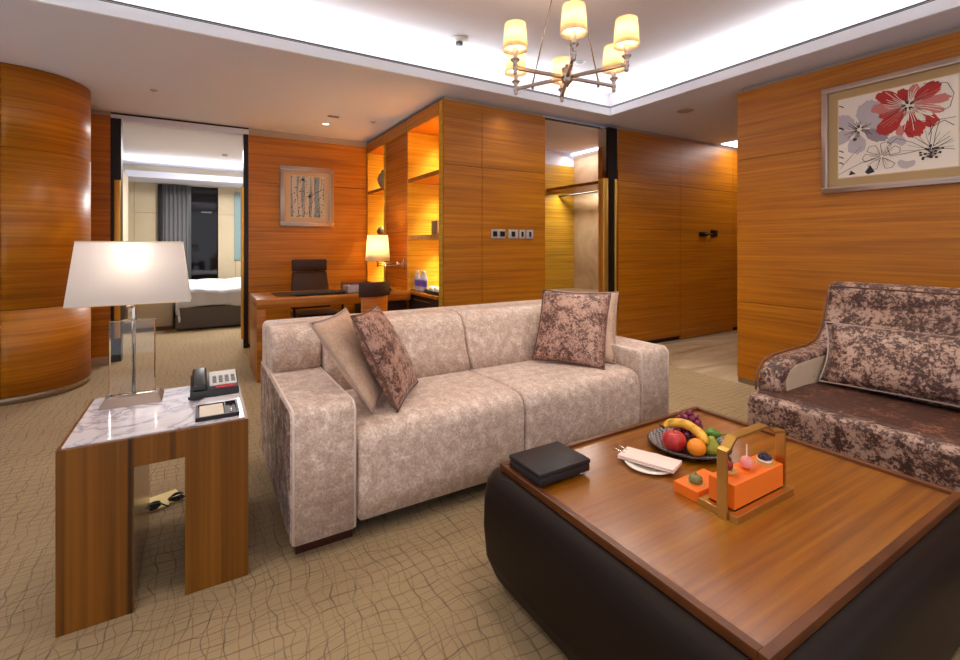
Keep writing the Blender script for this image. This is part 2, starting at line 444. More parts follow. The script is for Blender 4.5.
# entry wall (with the flush door panel) and corridor
bm = B(); panels(bm, 'Y', 3.89, 3.91, [4.245, 5.40], [.05, 2.01, 2.62]); panels(bm, 'Y', 3.89, 3.91, [6.60, 6.98], [.05, 2.01, 2.62])
panels(bm, 'Y', 3.89, 3.91, [5.40, 6.60], [2.01, 2.62]); struct('wall_entry', bm, 'panel_wood')
bm = B(); box(bm, 4.24, 7.0, 3.915, 3.99, 0, 2.62); struct('wall_entry', bm, 'groove')
bm = B(); box(bm, 4.24, 7.0, 3.92, 3.99, 2.62, 2.66); struct('trim_2', bm, 'gap_paint')
bm = B(); box(bm, 5.403, 6.597, 3.888, 3.912, .01, 2.007); dr = struct('door_1', bm, 'panel_wood', label='flush wood panel door in the entry corridor')
bm = B(); box(bm, 5.80, 5.98, 3.872, 3.888, 1.36, 1.42, .003); box(bm, 6.06, 6.20, 3.868, 3.888, 1.36, 1.45, .003); tube(bm, [(5.86, 3.87, 1.39), (5.86, 3.83, 1.39)], .01); tube(bm, [(5.82, 3.83, 1.39), (6.02, 3.83, 1.39)], .011)
obj('door_handle', bm, 'dark_metal', dr, .6)
bm = B(); panels(bm, 'X', 6.75, 6.77, [2.42, 3.89], [.05, 2.01, 2.62]); box(bm, 6.78, 6.9, -1.8, 3.99, 0, 2.66); struct('wall_corridor', bm, 'panel_wood')
bm = B(); box(bm, 4.34, 6.8, 1.2, 1.3, 0, 2.66); struct('wall_corridor', bm, 'panel_wood')
# back wall between bookcase and wardrobe niche
bm = B(); panels(bm, 'Y', 3.93, 3.95, [1.965, 2.385, 3.18], [.05, 2.01, 2.62]); box(bm, 3.155, 3.178, 3.955, 4.1, .05, 2.62); struct('wall_middle', bm, 'panel_wood')
bm = B(); box(bm, 1.98, 3.155, 3.955, 4.0, 0, 2.62); struct('wall_middle', bm, 'groove')
bm = B(); box(bm, 1.99, 3.17, 3.965, 4.0, 2.62, 2.66); struct('trim_3', bm, 'gap_paint')
bm = B(); box(bm, 1.97, 3.18, 3.94, 3.955, 0, .05); struct('baseboard_middle', bm, 'skirting_metal')
# wardrobe niche
bm = B(); box(bm, 3.05, 4.86, 5.30, 5.34, 0, 2.42); struct('wall_niche', bm, 'led_lit_wood')
bm = B(); box(bm, 3.05, 3.155, 4.0, 5.34, 0, 2.66); struct('wall_niche', bm, 'panel_wood')
bm = B(); box(bm, 4.84, 4.90, 3.99, 5.34, 0, 2.58); struct('wall_niche', bm, 'beige_marble')
bm = B(); box(bm, 3.05, 4.95, 5.30, 5.34, 2.42, 2.66); struct('trim_4', bm, 'ceiling_paint')
# bedroom wall
bm = B(); panels(bm, 'Y', 6.27, 6.29, [-1.2, -.815], [.05, 2.62]); panels(bm, 'Y', 6.27, 6.29, [.50, 2.32], [.05, .735, 2.01, 2.58]); struct('wall_back', bm, 'panel_wood')
bm = B(); box(bm, .505, 2.4, 6.295, 6.4, 0, 2.62); box(bm, -3.3, -.82, 6.295, 6.4, 0, 2.62); struct('wall_back', bm, 'groove')
bm = B(); box(bm, .505, 1.96, 6.28, 6.3, 2.58, 2.66); box(bm, -1.2, -.815, 6.28, 6.3, 2.62, 2.66); box(bm, -1.15, -.815, 6.262, 6.28, 0, .06); struct('trim_5', bm, 'gap_paint')
bm = B(); box(bm, -.815, .505, 6.272, 6.4, 2.58, 2.64); struct('trim_6', bm, 'ceiling_paint')
bm = B(); box(bm, -.815, .505, 6.27, 6.29, 2.64, 2.66); struct('trim_7', bm, 'dark_metal')
# jambs of the two sliding-door pockets
bm = B(); box(bm, -.815, -.725, 6.27, 6.4, 0, 2.6); box(bm, .45, .50, 6.27, 6.4, 0, 2.58); struct('trim_8', bm, 'dark_metal')
bm = B(); box(bm, -.785, -.73, 6.25, 6.27, .25, 1.94, .004); box(bm, .42, .45, 6.235, 6.30, .12, 1.94, .006); struct('trim_9', bm, 'brass', .6)
bm = B(); box(bm, 4.075, 4.225, 3.89, 3.985, 0, 2.62); struct('trim_10', bm, 'dark_metal')
bm = B(); box(bm, 4.00, 4.075, 3.88, 3.97, .05, 2.02, .006); box(bm, 4.175, 4.21, 3.865, 3.89, .05, 2.02, .006); struct('trim_11', bm, 'brass', .6)
bm = B(); box(bm, 4.00, 4.06, 3.90, 3.97, 2.02, 2.60); box(bm, 4.225, 4.24, 3.885, 3.985, 0, 2.62); struct('trim_12', bm, 'mirror_steel')
bm = B(); box(bm, 3.18, 4.0, 3.93, 3.96, 2.60, 2.615); struct('trim_13', bm, 'dark_metal')
# curved wall
pts = [(-3.3, 4.98)]
nA = 28; R_ = .5; cxw, cyw = -1.36, 5.48
AE = math.radians(150)
def arc(R_): return [(cxw+R_*math.sin(AE*k/nA), cyw-R_*math.cos(AE*k/nA)) for k in range(nA+1)]
def curved(bm, off, z0, z1, x0=-1.36):
    out = ([(x0, cyw-.5+off)] if x0 < -1.36 else []) + [p for p in arc(.5-off) if x0 < -1.36 or p[0] > -1.316 or p[1] > 5.5]+[(-1.11-off, 6.27)]
    inn = [(x, y) for x, y in ([(-1.16-off, 6.27)]+arc(.41-off)[::-1]+([(x0, cyw-.41+off)] if x0 < -1.36 else []))]
    prism(bm, out+inn, 'Z', z0, z1)
bm = B(); 
for z0, z1 in ((.06, .735), (.74, 2.005), (2.01, 2.655)): curved(bm, 0, z0, z1)
for z0, z1 in ((.06, .735), (.74, 2.005), (2.01, 2.655)): box(bm, -3.3, -1.3185, 4.981, 5.05, z0, z1)
struct('wall_left', bm, 'panel_wood', .5)
bm = B(); curved(bm, .012, 0, 2.66, -3.3); struct('wall_left', bm, 'groove', .5)
bm = B(); curved(bm, .006, 0, .06, -3.3); struct('baseboard_left', bm, 'skirting_metal', .5)
# the room stays open behind the camera, where the photograph shows nothing

# ceiling: lowered border, lip of the cove, raised field
bm = B()
X0, X1, Y0, Y1 = -3.4, 7.0, -1.9, 6.4
RC = .20
for a in ((X0, TX0, Y0, Y1), (TX1, X1, Y0, Y1), (TX0, TX1, TY1, Y1), (TX0, TX1, Y0, TY0)):
    box(bm, *a, ZC, ZC+.03)
struct('ceiling', bm, 'ceiling_paint')
bm = B()
box(bm, TX0-RC-.05, TX0-RC, TY0-RC, TY1+RC, ZC+.03, ZT); box(bm, TX1+RC, TX1+RC+.05, TY0-RC, TY1+RC, ZC+.03, ZT)
box(bm, TX0-RC, TX1+RC, TY0-RC-.05, TY0-RC, ZC+.03, ZT); box(bm, TX0-RC, TX1+RC, TY1+RC, TY1+RC+.05, ZC+.03, ZT)
box(bm, TX0-RC-.05, TX1+RC+.05, TY0-RC-.05, TY1+RC+.05, ZT, ZT+.06)
struct('ceiling', bm, 'tray_paint')
T = .02
def ringbox(bm, e, z0, z1, t=T):
    box(bm, TX0-e-t, TX0-e, TY0-e-t, TY1+e+t, z0, z1); box(bm, TX1+e, TX1+e+t, TY0-e-t, TY1+e+t, z0, z1)
    box(bm, TX0-e, TX1+e, TY0-e-t, TY0-e, z0, z1); box(bm, TX0-e, TX1+e, TY1+e, TY1+e+t, z0, z1)
bm = B(); ringbox(bm, -.002, ZC-.002, ZC+.077); ringbox(bm, .006, ZC+.075, ZC+.10, .02); struct('trim_14', bm, 'fascia_paint')
bm = B(); ringbox(bm, -.001, ZC+.078, ZC+.083, .02); ringbox(bm, -.001, ZC+.090, ZC+.095, .02); struct('trim_15', bm, 'slot_dark')
# corridor ceiling recess light
bm = B(); box(bm, 6.25, 6.74, 2.6, 3.85, ZC-.012, ZC-.002); struct('ceiling', bm, 'led_strip')
area('corridor_light', (6.45, 3.4, ZC-.03), (0, 0, -1), .3, .8, 2.5, SOFT)
# niche light
bm = B(); box(bm, 4.79, 4.83, 4.0, 5.29, 2.59, 2.61); struct('ceiling', bm, 'led_strip')
bm = B(); box(bm, 3.05, 4.9, 3.99, 5.34, 2.615, 2.655); struct('ceiling', bm, 'ceiling_paint')
area('niche_light', (4.70, 4.65, 2.56), (-.15, 0, -1), 1.2, .06, 3, SOFT, up=(0, 1, 0))

# bedroom beyond the opening
bm = B(); box(bm, -1.6, -1.5, 6.4, 10.9, 0, 2.9); box(bm, 3.1, 3.2, 6.4, 10.9, 0, 2.9); struct('wall_bedroom', bm, 'cream_wall')
bm = B()
for a, b in ((-1.5, -1.06), (-1.055, -.69), (.30, .62), (.625, 3.1)):
    for z0, z1 in ((0, 1.85), (1.855, 2.42)): box(bm, a, b, 10.8, 10.9, z0, z1)
box(bm, -.69, .30, 10.8, 10.9, 2.40, 2.42); struct('wall_bedroom', bm, 'cream_wall')
bm = B(); box(bm, -1.6, 3.2, 10.9, 10.95, 0, 2.9); struct('wall_bedroom', bm, 'cream_wall')
bm = B(); box(bm, -1.6, 3.2, 6.4, 10.95, 2.76, 2.8); struct('ceiling', bm, 'tray_paint')
bm = B(); box(bm, -1.1, 3.2, 9.95, 10.9, 2.42, 2.47); box(bm, -1.1, 3.2, 9.95, 9.98, 2.47, 2.53); box(bm, -1.6, -1.1, 6.4, 10.9, 2.42, 2.47); struct('ceiling', bm, 'ceiling_paint')
area('bedroom_cove', (.9, 10.1, 2.50), (0, -.2, 1), 4.2, .05, 22, COOL, up=(1, 0, 0))
area('bedroom_light', (.6, 8.6, 2.70), (0, 0, -1), 1.0, 1.0, 58, (1, .97, .93))
# bedroom window: dark pane in a metal frame
bm = B(); box(bm, -.15, .30, 10.86, 10.88, 0, 2.4); wn = struct('window_1', bm, 'night_glass')
bm = B(); box(bm, -.205, -.15, 10.80, 10.88, 0, 2.4); box(bm, .30, .315, 10.80, 10.88, 0, 2.4); obj('window_frame', bm, 'window_metal', wn)
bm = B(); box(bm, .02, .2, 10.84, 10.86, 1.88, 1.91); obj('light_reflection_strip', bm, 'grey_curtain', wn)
def curtain(name, x0, x1, y, z0, z1, mat, label, amp=.03, per=.09, axis='X'):
    bm = B(); n = max(8, int((x1-x0)/per*8)); A = []; 
    for s, dz in ((0, z0), (1, z1)):
        A.append([bm.verts.new((x0+(x1-x0)*i/n, y+amp*math.sin(2*PI*(x1-x0)*i/n/per), dz) if axis == 'X' else (y+amp*math.sin(2*PI*(x1-x0)*i/n/per), x0+(x1-x0)*i/n, dz)) for i in range(n+1)])
    for i in range(n): bm.faces.new((A[0][i], A[0][i+1], A[1][i+1], A[1][i]))
    o = obj(name, bm, mat, None, True); md = o.modifiers.new('thick', 'SOLIDIFY'); md.thickness = .006
    return tag(o, label, 'curtain')
curtain('curtain', -.61, -.20, 10.76, .02, 2.40, 'grey_curtain', 'grey pleated curtain left of the dark bedroom window', .02, .07)
curtain('curtain', -.69, -.62, 10.74, .02, 2.40, 'dark_curtain', 'narrow dark curtain strip beside the grey curtain in bedroom', .015, .07)
curtain('curtain', 8.2, 9.7, -1.05, .02, 2.40, 'beige_curtain', 'beige curtain hanging along the left side of the bedroom', .025, .09, 'Y')
bm = B(); box(bm, .60, .76, 10.77, 10.798, .93, 2.30, .004); tag(obj('wall_panel', bm, 'blue_panel'), 'pale blue-grey panel on bedroom wall right of the window', 'wall panel')

# bed
bd = thing('bed', 'large bed with white duvet over a grey upholstered base in the bedroom', 'bed', (.8, 9, 0))
bm = B(); box(bm, -.30, 1.9, 7.98, 10.0, .02, .34, .02); obj('bed_base', bm, 'grey_fabric', bd, .6)
bm = B(); box(bm, -.27, 1.87, 8.0, 9.98, .34, .55, .05, 3); obj('mattress', bm, 'bed_linen', bd, .6)
bm = B(); bmesh.ops.create_grid(bm, x_segments=70, y_segments=60, size=.5)
for v in bm.verts:
    u, t_ = v.co.x+.5, v.co.y+.5
    x = -.42+u*2.5; y = 7.84+t_*2.3; dxl = max(0, -.27-x)+max(0, x-1.87); dy = max(0, 8.0-y)
    z = .60+.012*math.sin(9*x+3*math.sin(4*y))+.010*math.sin(13*y+5*x)
    if dxl > 0: z -= min(.22, dxl*1.7); 
    if dy > 0: z -= min(.26, dy*1.75)
    xx = x
    if x < -.27: xx = -.29-.02*math.sin(y*11)
    if x > 1.87: xx = 1.89
    yy = y if y > 8.0 else 7.965-.025*math.sin(x*13)-.012*math.sin(x*31)
    if y > 10.05: yy = 10.05
    v.co = Vector((xx, yy, z))
o = obj('duvet', bm, 'bed_linen', bd, True); md = o.modifiers.new('t', 'SOLIDIFY'); md.thickness = .03
bn = thing('bedside_bench', 'beige upholstered bench on a low wood plinth left of bed', 'bench', (-.56, 8.4, 0))
bm = B(); box(bm, -.80, -.34, 8.2, 9.2, .05, .50, .02); obj('bench_body', bm, 'bench_fabric', bn, .6)
bm = B(); box(bm, -.79, -.35, 8.21, 9.19, 0, .05); obj('plinth', bm, 'edge_wood', bn)

# ------------------------------------------------------------------ bookcase
bc = thing('bookcase', 'built-in lit bookcase with open shelves and drawers behind the desk', 'bookcase', (2.14, 5.1, 0))
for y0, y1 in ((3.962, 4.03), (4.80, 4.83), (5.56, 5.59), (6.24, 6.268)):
    bm = B(); box(bm, 1.96, 2.36, y0, y1, .0, 2.62, .002); obj('side_panel', bm, 'led_lit_wood', bc)
bm = B(); box(bm, 2.36, 2.40, 3.962, 6.268, 0, 2.62); obj('back_panel', bm, 'led_lit_wood', bc)
bm = B(); box(bm, 1.98, 2.0, 4.83, 5.56, .0, 2.62, .0); obj('centre_panel', bm, 'stripe_wood', bc)
bm = B(); box(bm, 1.955, 2.36, 4.03, 4.80, 2.49, 2.62); box(bm, 1.955, 1.98, 4.83, 5.56, 2.49, 2.62); box(bm, 1.955, 2.36, 5.59, 6.268, 2.49, 2.62); obj('head_panel', bm, 'panel_wood', bc)
def shelf(y0, y1, z, th):
    bm = B(); box(bm, 1.962, 2.36, y0, y1, z-th, z, .002); s = obj('shelf', bm, 'desk_wood', bc)
    bm = B(); box(bm, 2.33, 2.35, y0+.03, y1-.03, z-th-.008, z-th); obj('light_strip', bm, 'led_warm', s)
for z in (1.97, 1.35): shelf(4.03, 4.80, z, .045)
for z in (1.97, 1.30): shelf(5.59, 6.24, z, .04)
for y0, y1 in ((4.03, 4.80), (5.59, 6.268)):
    for z in (2.485, 1.915, 1.30 if y0 < 5 else 1.25):
        area('shelf_light', (2.30, (y0+y1)/2-.05, z), (.0, .30, -1), (y1-y0)*.8, .02, 7, (1, .98, .62), 1.5, up=(0, 1, 0))
bm = B(); box(bm, 1.93, 2.36, 4.03, 4.80, .72, .75, .002); obj('counter', bm, 'desk_wood', bc)
for z0, z1 in ((.06, .38), (.385, .70)):
    bm = B(); box(bm, 1.965, 2.3, 4.035, 4.795, z0, z1, .003); d = obj('drawer', bm, 'chair_leather', bc, .5)
    bm = B(); tube(bm, [(1.945, 4.2, z1-.03), (1.945, 4.65, z1-.03)], .006, 8); box(bm, 1.945, 1.965, 4.2, 4.21, z1-.034, z1-.026); box(bm, 1.945, 1.965, 4.64, 4.65, z1-.034, z1-.026); obj('drawer_handle', bm, 'chrome', d)
bm = B(); box(bm, 1.95, 2.36, 4.83, 6.268, .72, .75, .002); obj('counter', bm, 'desk_wood', bc)

# things on the shelves
bm = B(); lathe(bm, [(.025, 0), (.04, .01), (.078, .08), (.09, .13), (.07, .19), (.036, .22), (.04, .245), (.032, .245), (.025, .21)], (2.06, 5.86, 1.971), 28); tag(obj('vase', bm, 'dark_ceramic', None, True), 'grey round-bellied vase on the upper far shelf of the bookcase', 'vase')
bm = B(); lathe(bm, [(.035, 0), (.04, .01), (.01, .03), (.035, .07), (.06, .12), (.035, .17), (.005, .19)], (2.06, 5.98, 1.301), 24); tag(obj('figurine', bm, 'stem_brown', None, True), 'small dark rounded ornament above the desk lamp shade', 'ornament')
bm = B(); box(bm, 2.10, 2.22, 4.36, 4.50, 1.351, 1.50, .004); tag(obj('decor_box', bm, 'grey_box', None, .5), 'square grey decorative block on the middle near shelf', 'ornament')
def water_bottle(loc, label):
    r = thing('water_bottle', label, 'bottle', loc, 'water bottles on the bookcase counter')
    bm = B(); lathe(bm, [(.03, 0), (.033, .01), (.033, .15), (.014, .19), (.013, .20)], loc, 20); obj('bottle_body', bm, 'water_bottle', r, True)
    bm = B(); lathe(bm, [(.034, .05), (.034, .12)], loc, 20, False); obj('bottle_label', bm, 'purple_label', r, True)
    bm = B(); lathe(bm, [(.016, .195), (.016, .22)], loc, 16); obj('cap', bm, 'white_plastic', r, True)
    return r
wb = water_bottle((2.03, 4.70, .751), 'small water bottle at the left end of the counter row')
copy_thing(wb, (2.06, 4.62, .751), 'small water bottle in the middle of the counter row')
copy_thing(wb, (2.04, 4.54, .751), 'small water bottle at the right end of the counter row')
bm = B(); box(bm, 1.98, 2.12, 4.475, 4.485, .751, .94, .003); box(bm, 1.98, 2.12, 4.765, 4.775, .751, .94, .003); box(bm, 1.98, 2.12, 4.475, 4.775, .752, .760, .002)
tag(obj('bottle_stand', bm, 'clear_plastic'), 'clear acrylic stand around the water bottles on the counter', 'stand')
tr = thing('tea_tray', 'black tray with cups at the near end of the counter', 'tray', (2.08, 4.24, .751))
bm = B(); box(bm, 1.98, 2.20, 4.08, 4.42, .751, .763, .004); box(bm, 1.98, 1.99, 4.08, 4.42, .763, .785); box(bm, 2.19, 2.20, 4.08, 4.42, .763, .785); box(bm, 1.99, 2.19, 4.41, 4.42, .763, .785); box(bm, 1.99, 2.19, 4.08, 4.09, .763, .785); obj('tray_body', bm, 'shell_black', tr, .5)
def cup(loc, label, mat='ceramic'):
    bm = B(); lathe(bm, [(.022, 0), (.03, .01), (.036, .055), (.033, .055), (.027, .012), (.0, .01)], (0, 0, 0), 20, False); o = obj('tea_cup', bm, mat, None, True)
    o.location = loc; return tag(o, label, 'cup', 'cups on the black tray')
cup((2.05, 4.36, .764), 'white cup at the far end of the black tray'); cup((2.06, 4.27, .764), 'white cup in the middle of the black tray'); cup((2.10, 4.16, .764), 'dark cup at the near end of the black tray', 'black_leather')

# swing-arm wall lamp
wl = thing('wall_lamp', 'swing-arm lamp with cream drum shade on the bookcase panel', 'lamp', (1.98, 4.98, 1.08))
lx, ly = 1.70, 5.05
bm = B(); lathe(bm, [(.135, 0), (.112, .285)], (lx, ly, 1.07), 40, False); o = obj('lamp_shade', bm, 'pleated_shade', wl, True); md = o.modifiers.new('t', 'SOLIDIFY'); md.thickness = .003
bm = B(); tube(bm, [(lx, ly, 1.0), (lx, ly, 1.16)], .009, 10); tube(bm, [(lx, ly, 1.04), (1.90, 4.98, 1.04)], .006, 8); tube(bm, [(lx, ly-.01, 1.015), (1.90, 4.95, 1.015)], .006, 8); tube(bm, [(1.9, 4.96, .99), (1.9, 4.96, 1.06)], .011, 10); tube(bm, [(1.9, 4.96, 1.03), (1.97, 4.96, 1.03)], .006, 8); obj('lamp_arm', bm, 'chrome', wl, True)
bm = B(); box(bm, 1.962, 1.98, 4.93, 4.99, .97, 1.09, .004); obj('wall_bracket', bm, 'chrome', wl, .5)
bm = B(); sphere(bm, (lx, ly, 1.19), .03); obj('bulb', bm, 'bulb', wl, True)
point('wall_lamp_light', (lx, ly, 1.26), 5, WARM, .03)

# ------------------------------------------------------------------ desk
dk = thing('desk', 'long wooden writing desk with dark leather inlay before the bookcase', 'desk', (1.2, 5.0, 0))
bm = B(); box(bm, .44, 1.925, 4.64, 5.32, .66, .75, .003); obj('desk_top', bm, 'desk_wood', dk, .5)
bm = B(); box(bm, .44, .515, 4.64, 5.32, 0, .66, .003); obj('leg_panel', bm, 'desk_wood', dk, .5)
bm = B(); box(bm, 1.5, 1.90, 4.75, 5.25, .03, .66, .004); obj('drawer_unit', bm, 'chair_leather', dk, .5)
bm = B(); box(bm, .62, 1.42, 4.78, 5.22, .7502, .7535); obj('leather_inlay', bm, 'chair_leather', dk)
bm = B(); box(bm, .78, 1.26, 4.73, 4.98, .754, .778, .006); tag(obj('desk_folder', bm, 'black_leather', None, .5), 'dark leather folder lying on the desk top', 'folder')
mb = thing('magazine_holder', 'clear acrylic holder with magazines on the desk behind the guest chair', 'holder', (1.40, 4.85, .754))
bm = B()
for a in ((1.27, 1.55, 4.72, 4.726, .754, .86), (1.27, 1.55, 4.96, 4.966, .754, .86), (1.27, 1.276, 4.726, 4.96, .754, .86), (1.544, 1.55, 4.726, 4.96, .754, .86)): box(bm, *a)
obj('holder_walls', bm, 'clear_plastic', mb)
bm = B(); box(bm, 1.29, 1.53, 4.74, 4.95, .757, .825, .002); obj('magazines', bm, 'white_paper', mb)
bm = B(); box(bm, 1.33, 1.45, 4.80, 4.90, .8255, .828); obj('cover_print', bm, 'purple_label', mb)
bm = B(); box(bm, 1.60, 1.74, 4.72, 4.94, .751, .79, .008); box(bm, 1.615, 1.655, 4.73, 4.93, .79, .82, .01); tag(obj('desk_telephone', bm, 'black_plastic', None, .5), 'black telephone on the desk near the bookcase panel', 'telephone')

# executive chair behind the desk
def exec_chair():
    r = thing('office_chair', 'high-backed dark brown leather office chair behind the desk', 'chair', (0, 0, 0))
    bm = B(); hexa(bm, [(-.23, .02, .5), (.23, .02, .5), (.23, .08, .5), (-.23, .08, .5), (-.20, .10, .93), (.20, .10, .93), (.20, .16, .93), (-.20, .16, .93)], .02, 3); obj('backrest', bm, 'chair_leather', r, .6)
    bm = B(); box(bm, -.2, .2, .085, .165, .935, 1.075, .02, 3); obj('headrest', bm, 'chair_leather', r, .6)
    bm = B(); box(bm, -.24, .24, -.42, .04, .42, .49, .025, 3); obj('seat', bm, 'chair_leather', r, .6)
    for s in (-1, 1):
        bm = B(); tube(bm, [(s*.25, .06, .62), (s*.27, -.05, .66), (s*.27, -.28, .64), (s*.26, -.30, .46)], .014, 8); obj('armrest', bm, 'dark_metal', r, True)
    bm = B(); tube(bm, [(0, -.2, .08), (0, -.2, .43)], .03, 12); obj('gas_lift', bm, 'chrome', r, True)
    bm = B()
    for k in range(5):
        a = 2*PI*k/5; tube(bm, [(0, -.2, .10), (.28*math.cos(a), -.2+.28*math.sin(a), .06)], [.025, .014], 8)
    obj('star_base', bm, 'dark_metal', r, True)
    for k in range(5):
        a = 2*PI*k/5; bm = B(); tube(bm, [(.28*math.cos(a)-.015, -.2+.28*math.sin(a), .028), (.28*math.cos(a)+.015, -.2+.28*math.sin(a), .028)], .028, 12); obj('castor', bm, 'black_plastic', r, True)
    return r
ec = exec_chair(); ec.location = (1.125, 5.68, 0); ec.rotation_euler = (0, 0, .05)
# guest chair in front of the desk, its back to us
def guest_chair():
    r = thing('guest_chair', 'wooden chair with curved brown leather top rail in front of the desk', 'chair', (0, 0, 0))
    def curve_panel(z0, z1, rad, th, half, n=14):
        bm = B(); A = []
        for i in range(n+1):
            a = -half+2*half*i/n
            for rr in (rad, rad+th): A.append((rr*math.sin(a), rad-rr*math.cos(a)))
        o_ = A[0::2]+A[1::2][::-1]
        prism(bm, o_, 'Z', z0, z1, .004, 2); return bm
    bm = curve_panel(.775, .905, .42, .035, .42); obj('top_rail', bm, 'chair_leather', r, .7)
    bm = curve_panel(.42, .775, .425, .02, .36); obj('back_panel', bm, 'stripe_wood', r, .7)
    bm = B(); box(bm, -.22, .22, .02, .46, .40, .47, .02, 3); obj('seat', bm, 'chair_leather', r, .6)
    for x, y in ((-.19, .05), (.19, .05), (-.19, .43), (.19, .43)):
        bm = B(); box(bm, x-.018, x+.018, y-.018, y+.018, 0, .41, .003); obj('leg', bm, 'desk_wood', r)
    return r
gc = guest_chair(); gc.location = (1.38, 4.17, 0); gc.scale = (.88, .88, 1); gc.rotation_euler = (0, 0, .22)

# ------------------------------------------------------------------ sofa
sf = thing('sofa', 'long silver-beige velvet sofa with boxy arms and piped seams', 'sofa', (1.43, 2.5, 0))
def arm(x0, x1, name, sidemat):
    bm = B()
    prof = [(1.93, .07), (1.93, .565), (1.955, .598), (2.3, .592), (2.80, .585), (2.98, .58), (2.98, .2), (2.93, .07)]
    prism(bm, prof, 'X', x0, x1, .022, 4)
    bmesh.ops.recalc_face_normals(bm, faces=bm.faces); bm.normal_update()
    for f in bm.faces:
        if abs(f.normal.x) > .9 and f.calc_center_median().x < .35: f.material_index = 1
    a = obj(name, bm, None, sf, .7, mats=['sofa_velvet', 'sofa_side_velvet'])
    for x in (x0+.012, x1-.012):
        pp = [(x, 1.93+.002, .075), (x, 1.931, .54), (x, 1.935, .572), (x, 1.955, .594), (x, 2.3, .592), (x, 2.70, .586)]
        bm = B(); tube(bm, pp, .005, 8); obj('piping', bm, 'light_velvet_piping', a, True)
    return a
arm(.30, .565, 'armrest', 0); arm(2.305, 2.572, 'armrest', 0)
for x0, x1 in ((.568, 1.432), (1.438, 2.302)):
    bm = B(); prof = [(1.935, .09), (1.93, .20), (1.928, .40), (1.945, .455), (1.985, .478), (2.1, .486), (2.3, .482), (2.62, .47), (2.66, .44), (2.66, .09)]
    prism(bm, prof, 'X', x0, x1, .018, 4); obj('seat_cushion', bm, 'sofa_velvet', sf, .8)
def backprof(): return [(2.52, .46), (2.60, .60), (2.665, .74), (2.70, .785), (2.76, .808), (2.92, .812), (2.99, .79), (3.01, .72), (3.0, .30), (2.97, .25), (2.7, .25), (2.7, .46)]
for x0, x1 in ((.36, 1.445), (1.451, 2.55)):
    bm = B(); prof = [(2.50, .475), (2.56, .60), (2.60, .74), (2.64, .79), (2.70, .81), (2.80, .812), (2.80, .475)]
    if x0 < .5: x0_, x1_ = .57, x1
    else: x0_, x1_ = x0, 2.30
    prism(bm, prof, 'X', x0_, x1_, .02, 4); obj('back_cushion', bm, 'sofa_velvet', sf, .8)
for x0, x1 in ((.315, .566), (2.304, 2.565)):
    bm = B(); prof = [(2.60, .592), (2.60, .74), (2.64, .79), (2.70, .81), (2.80, .812), (2.80, .592)]
    prism(bm, prof, 'X', x0, x1, .02, 4); obj('back_cushion', bm, 'sofa_velvet', sf, .8)
bm = B(); box(bm, .31, 2.565, 2.80, 3.0, .22, .808, .03, 4); obj('backrest', bm, 'sofa_velvet', sf, .7)
bm = B(); box(bm, .34, 2.54, 2.0, 2.9, .055, .2); obj('base_frame', bm, 'black_leather', sf)
for x0, x1 in ((.33, .56), (2.31, 2.54)):
    for y0, y1 in ((1.99, 2.06), (2.82, 2.89)):
        bm = B(); box(bm, x0, x1, y0, y1, 0, .07, .003); obj('foot', bm, 'plinth_wood', sf)
pillow('throw_pillow', 'plain cream throw pillow leaning on the left arm of the sofa', [(.655, 2.01, .505), (.87, 2.40, .505), (.655, 2.46, .915), (.40, 2.07, .915)], .10, 'cream_fabric', 'cushion_piping', 'pillows on the sofa')
pillow('throw_pillow', 'brown mottled velvet pillow before the cream one at left end', [(.775, 2.02, .485), (1.03, 2.38, .49), (.81, 2.43, .925), (.57, 2.05, .935)], .14, 'pillow_velvet', 'brown_piping', 'pillows on the sofa')
pillow('throw_pillow', 'brown mottled velvet pillow at the right end of the sofa', [(1.88, 2.46, .49), (2.12, 2.05, .485), (2.42, 2.28, .915), (2.02, 2.52, .94)], .14, 'pillow_velvet', 'brown_piping', 'pillows on the sofa')
pillow('throw_pillow', 'cream pillow mostly hidden behind the right brown velvet pillow', [(2.03, 2.52, .50), (2.27, 2.10, .495), (2.60, 2.38, .905), (2.17, 2.62, .92)], .10, 'cream_fabric', 'cushion_piping', 'pillows on the sofa')

# ------------------------------------------------------------------ loveseat against the right wall
lv = thing('loveseat', 'brown mottled velvet loveseat with scooped arms by right wall', 'sofa', (3.0, .5, 0))
LY0, LY1 = -.75, 1.42
bm = B(); box(bm, 2.52, 3.15, LY0+.0, LY1-.0, .10, .452, .035, 5); obj('seat_cushion', bm, None, lv, .8, mats=['chair_velvet'])
bm = B(); prism(bm, [(2.56, .445), (2.60, .461), (2.9, .466), (3.12, .455), (3.12, .44)], 'Y', LY0+.03, LY1-.03, .008, 3); obj('seat_top', bm, 'seat_velvet', lv, .8)
bm = B(); prism(bm, [(3.12, .40), (3.20, .55), (3.33, .69), (3.40, .80), (3.435, .90), (3.43, .965), (3.46, 1.0), (3.52, 1.015), (3.62, 1.0), (3.70, .93), (3.74, .75), (3.74, .30), (3.72, .10), (3.12, .10)], 'Y', LY0, LY1-.005, .03, 5); obj('backrest', bm, 'chair_velvet', lv, .8)
ap = [(2.63, .45), (2.632, .50), (2.65, .555), (2.70, .60), (2.80, .622), (3.0, .630), (3.20, .634), (3.30, .655), (3.37, .71), (3.42, .80), (3.455, .92), (3.62, .90), (3.64, .45)]
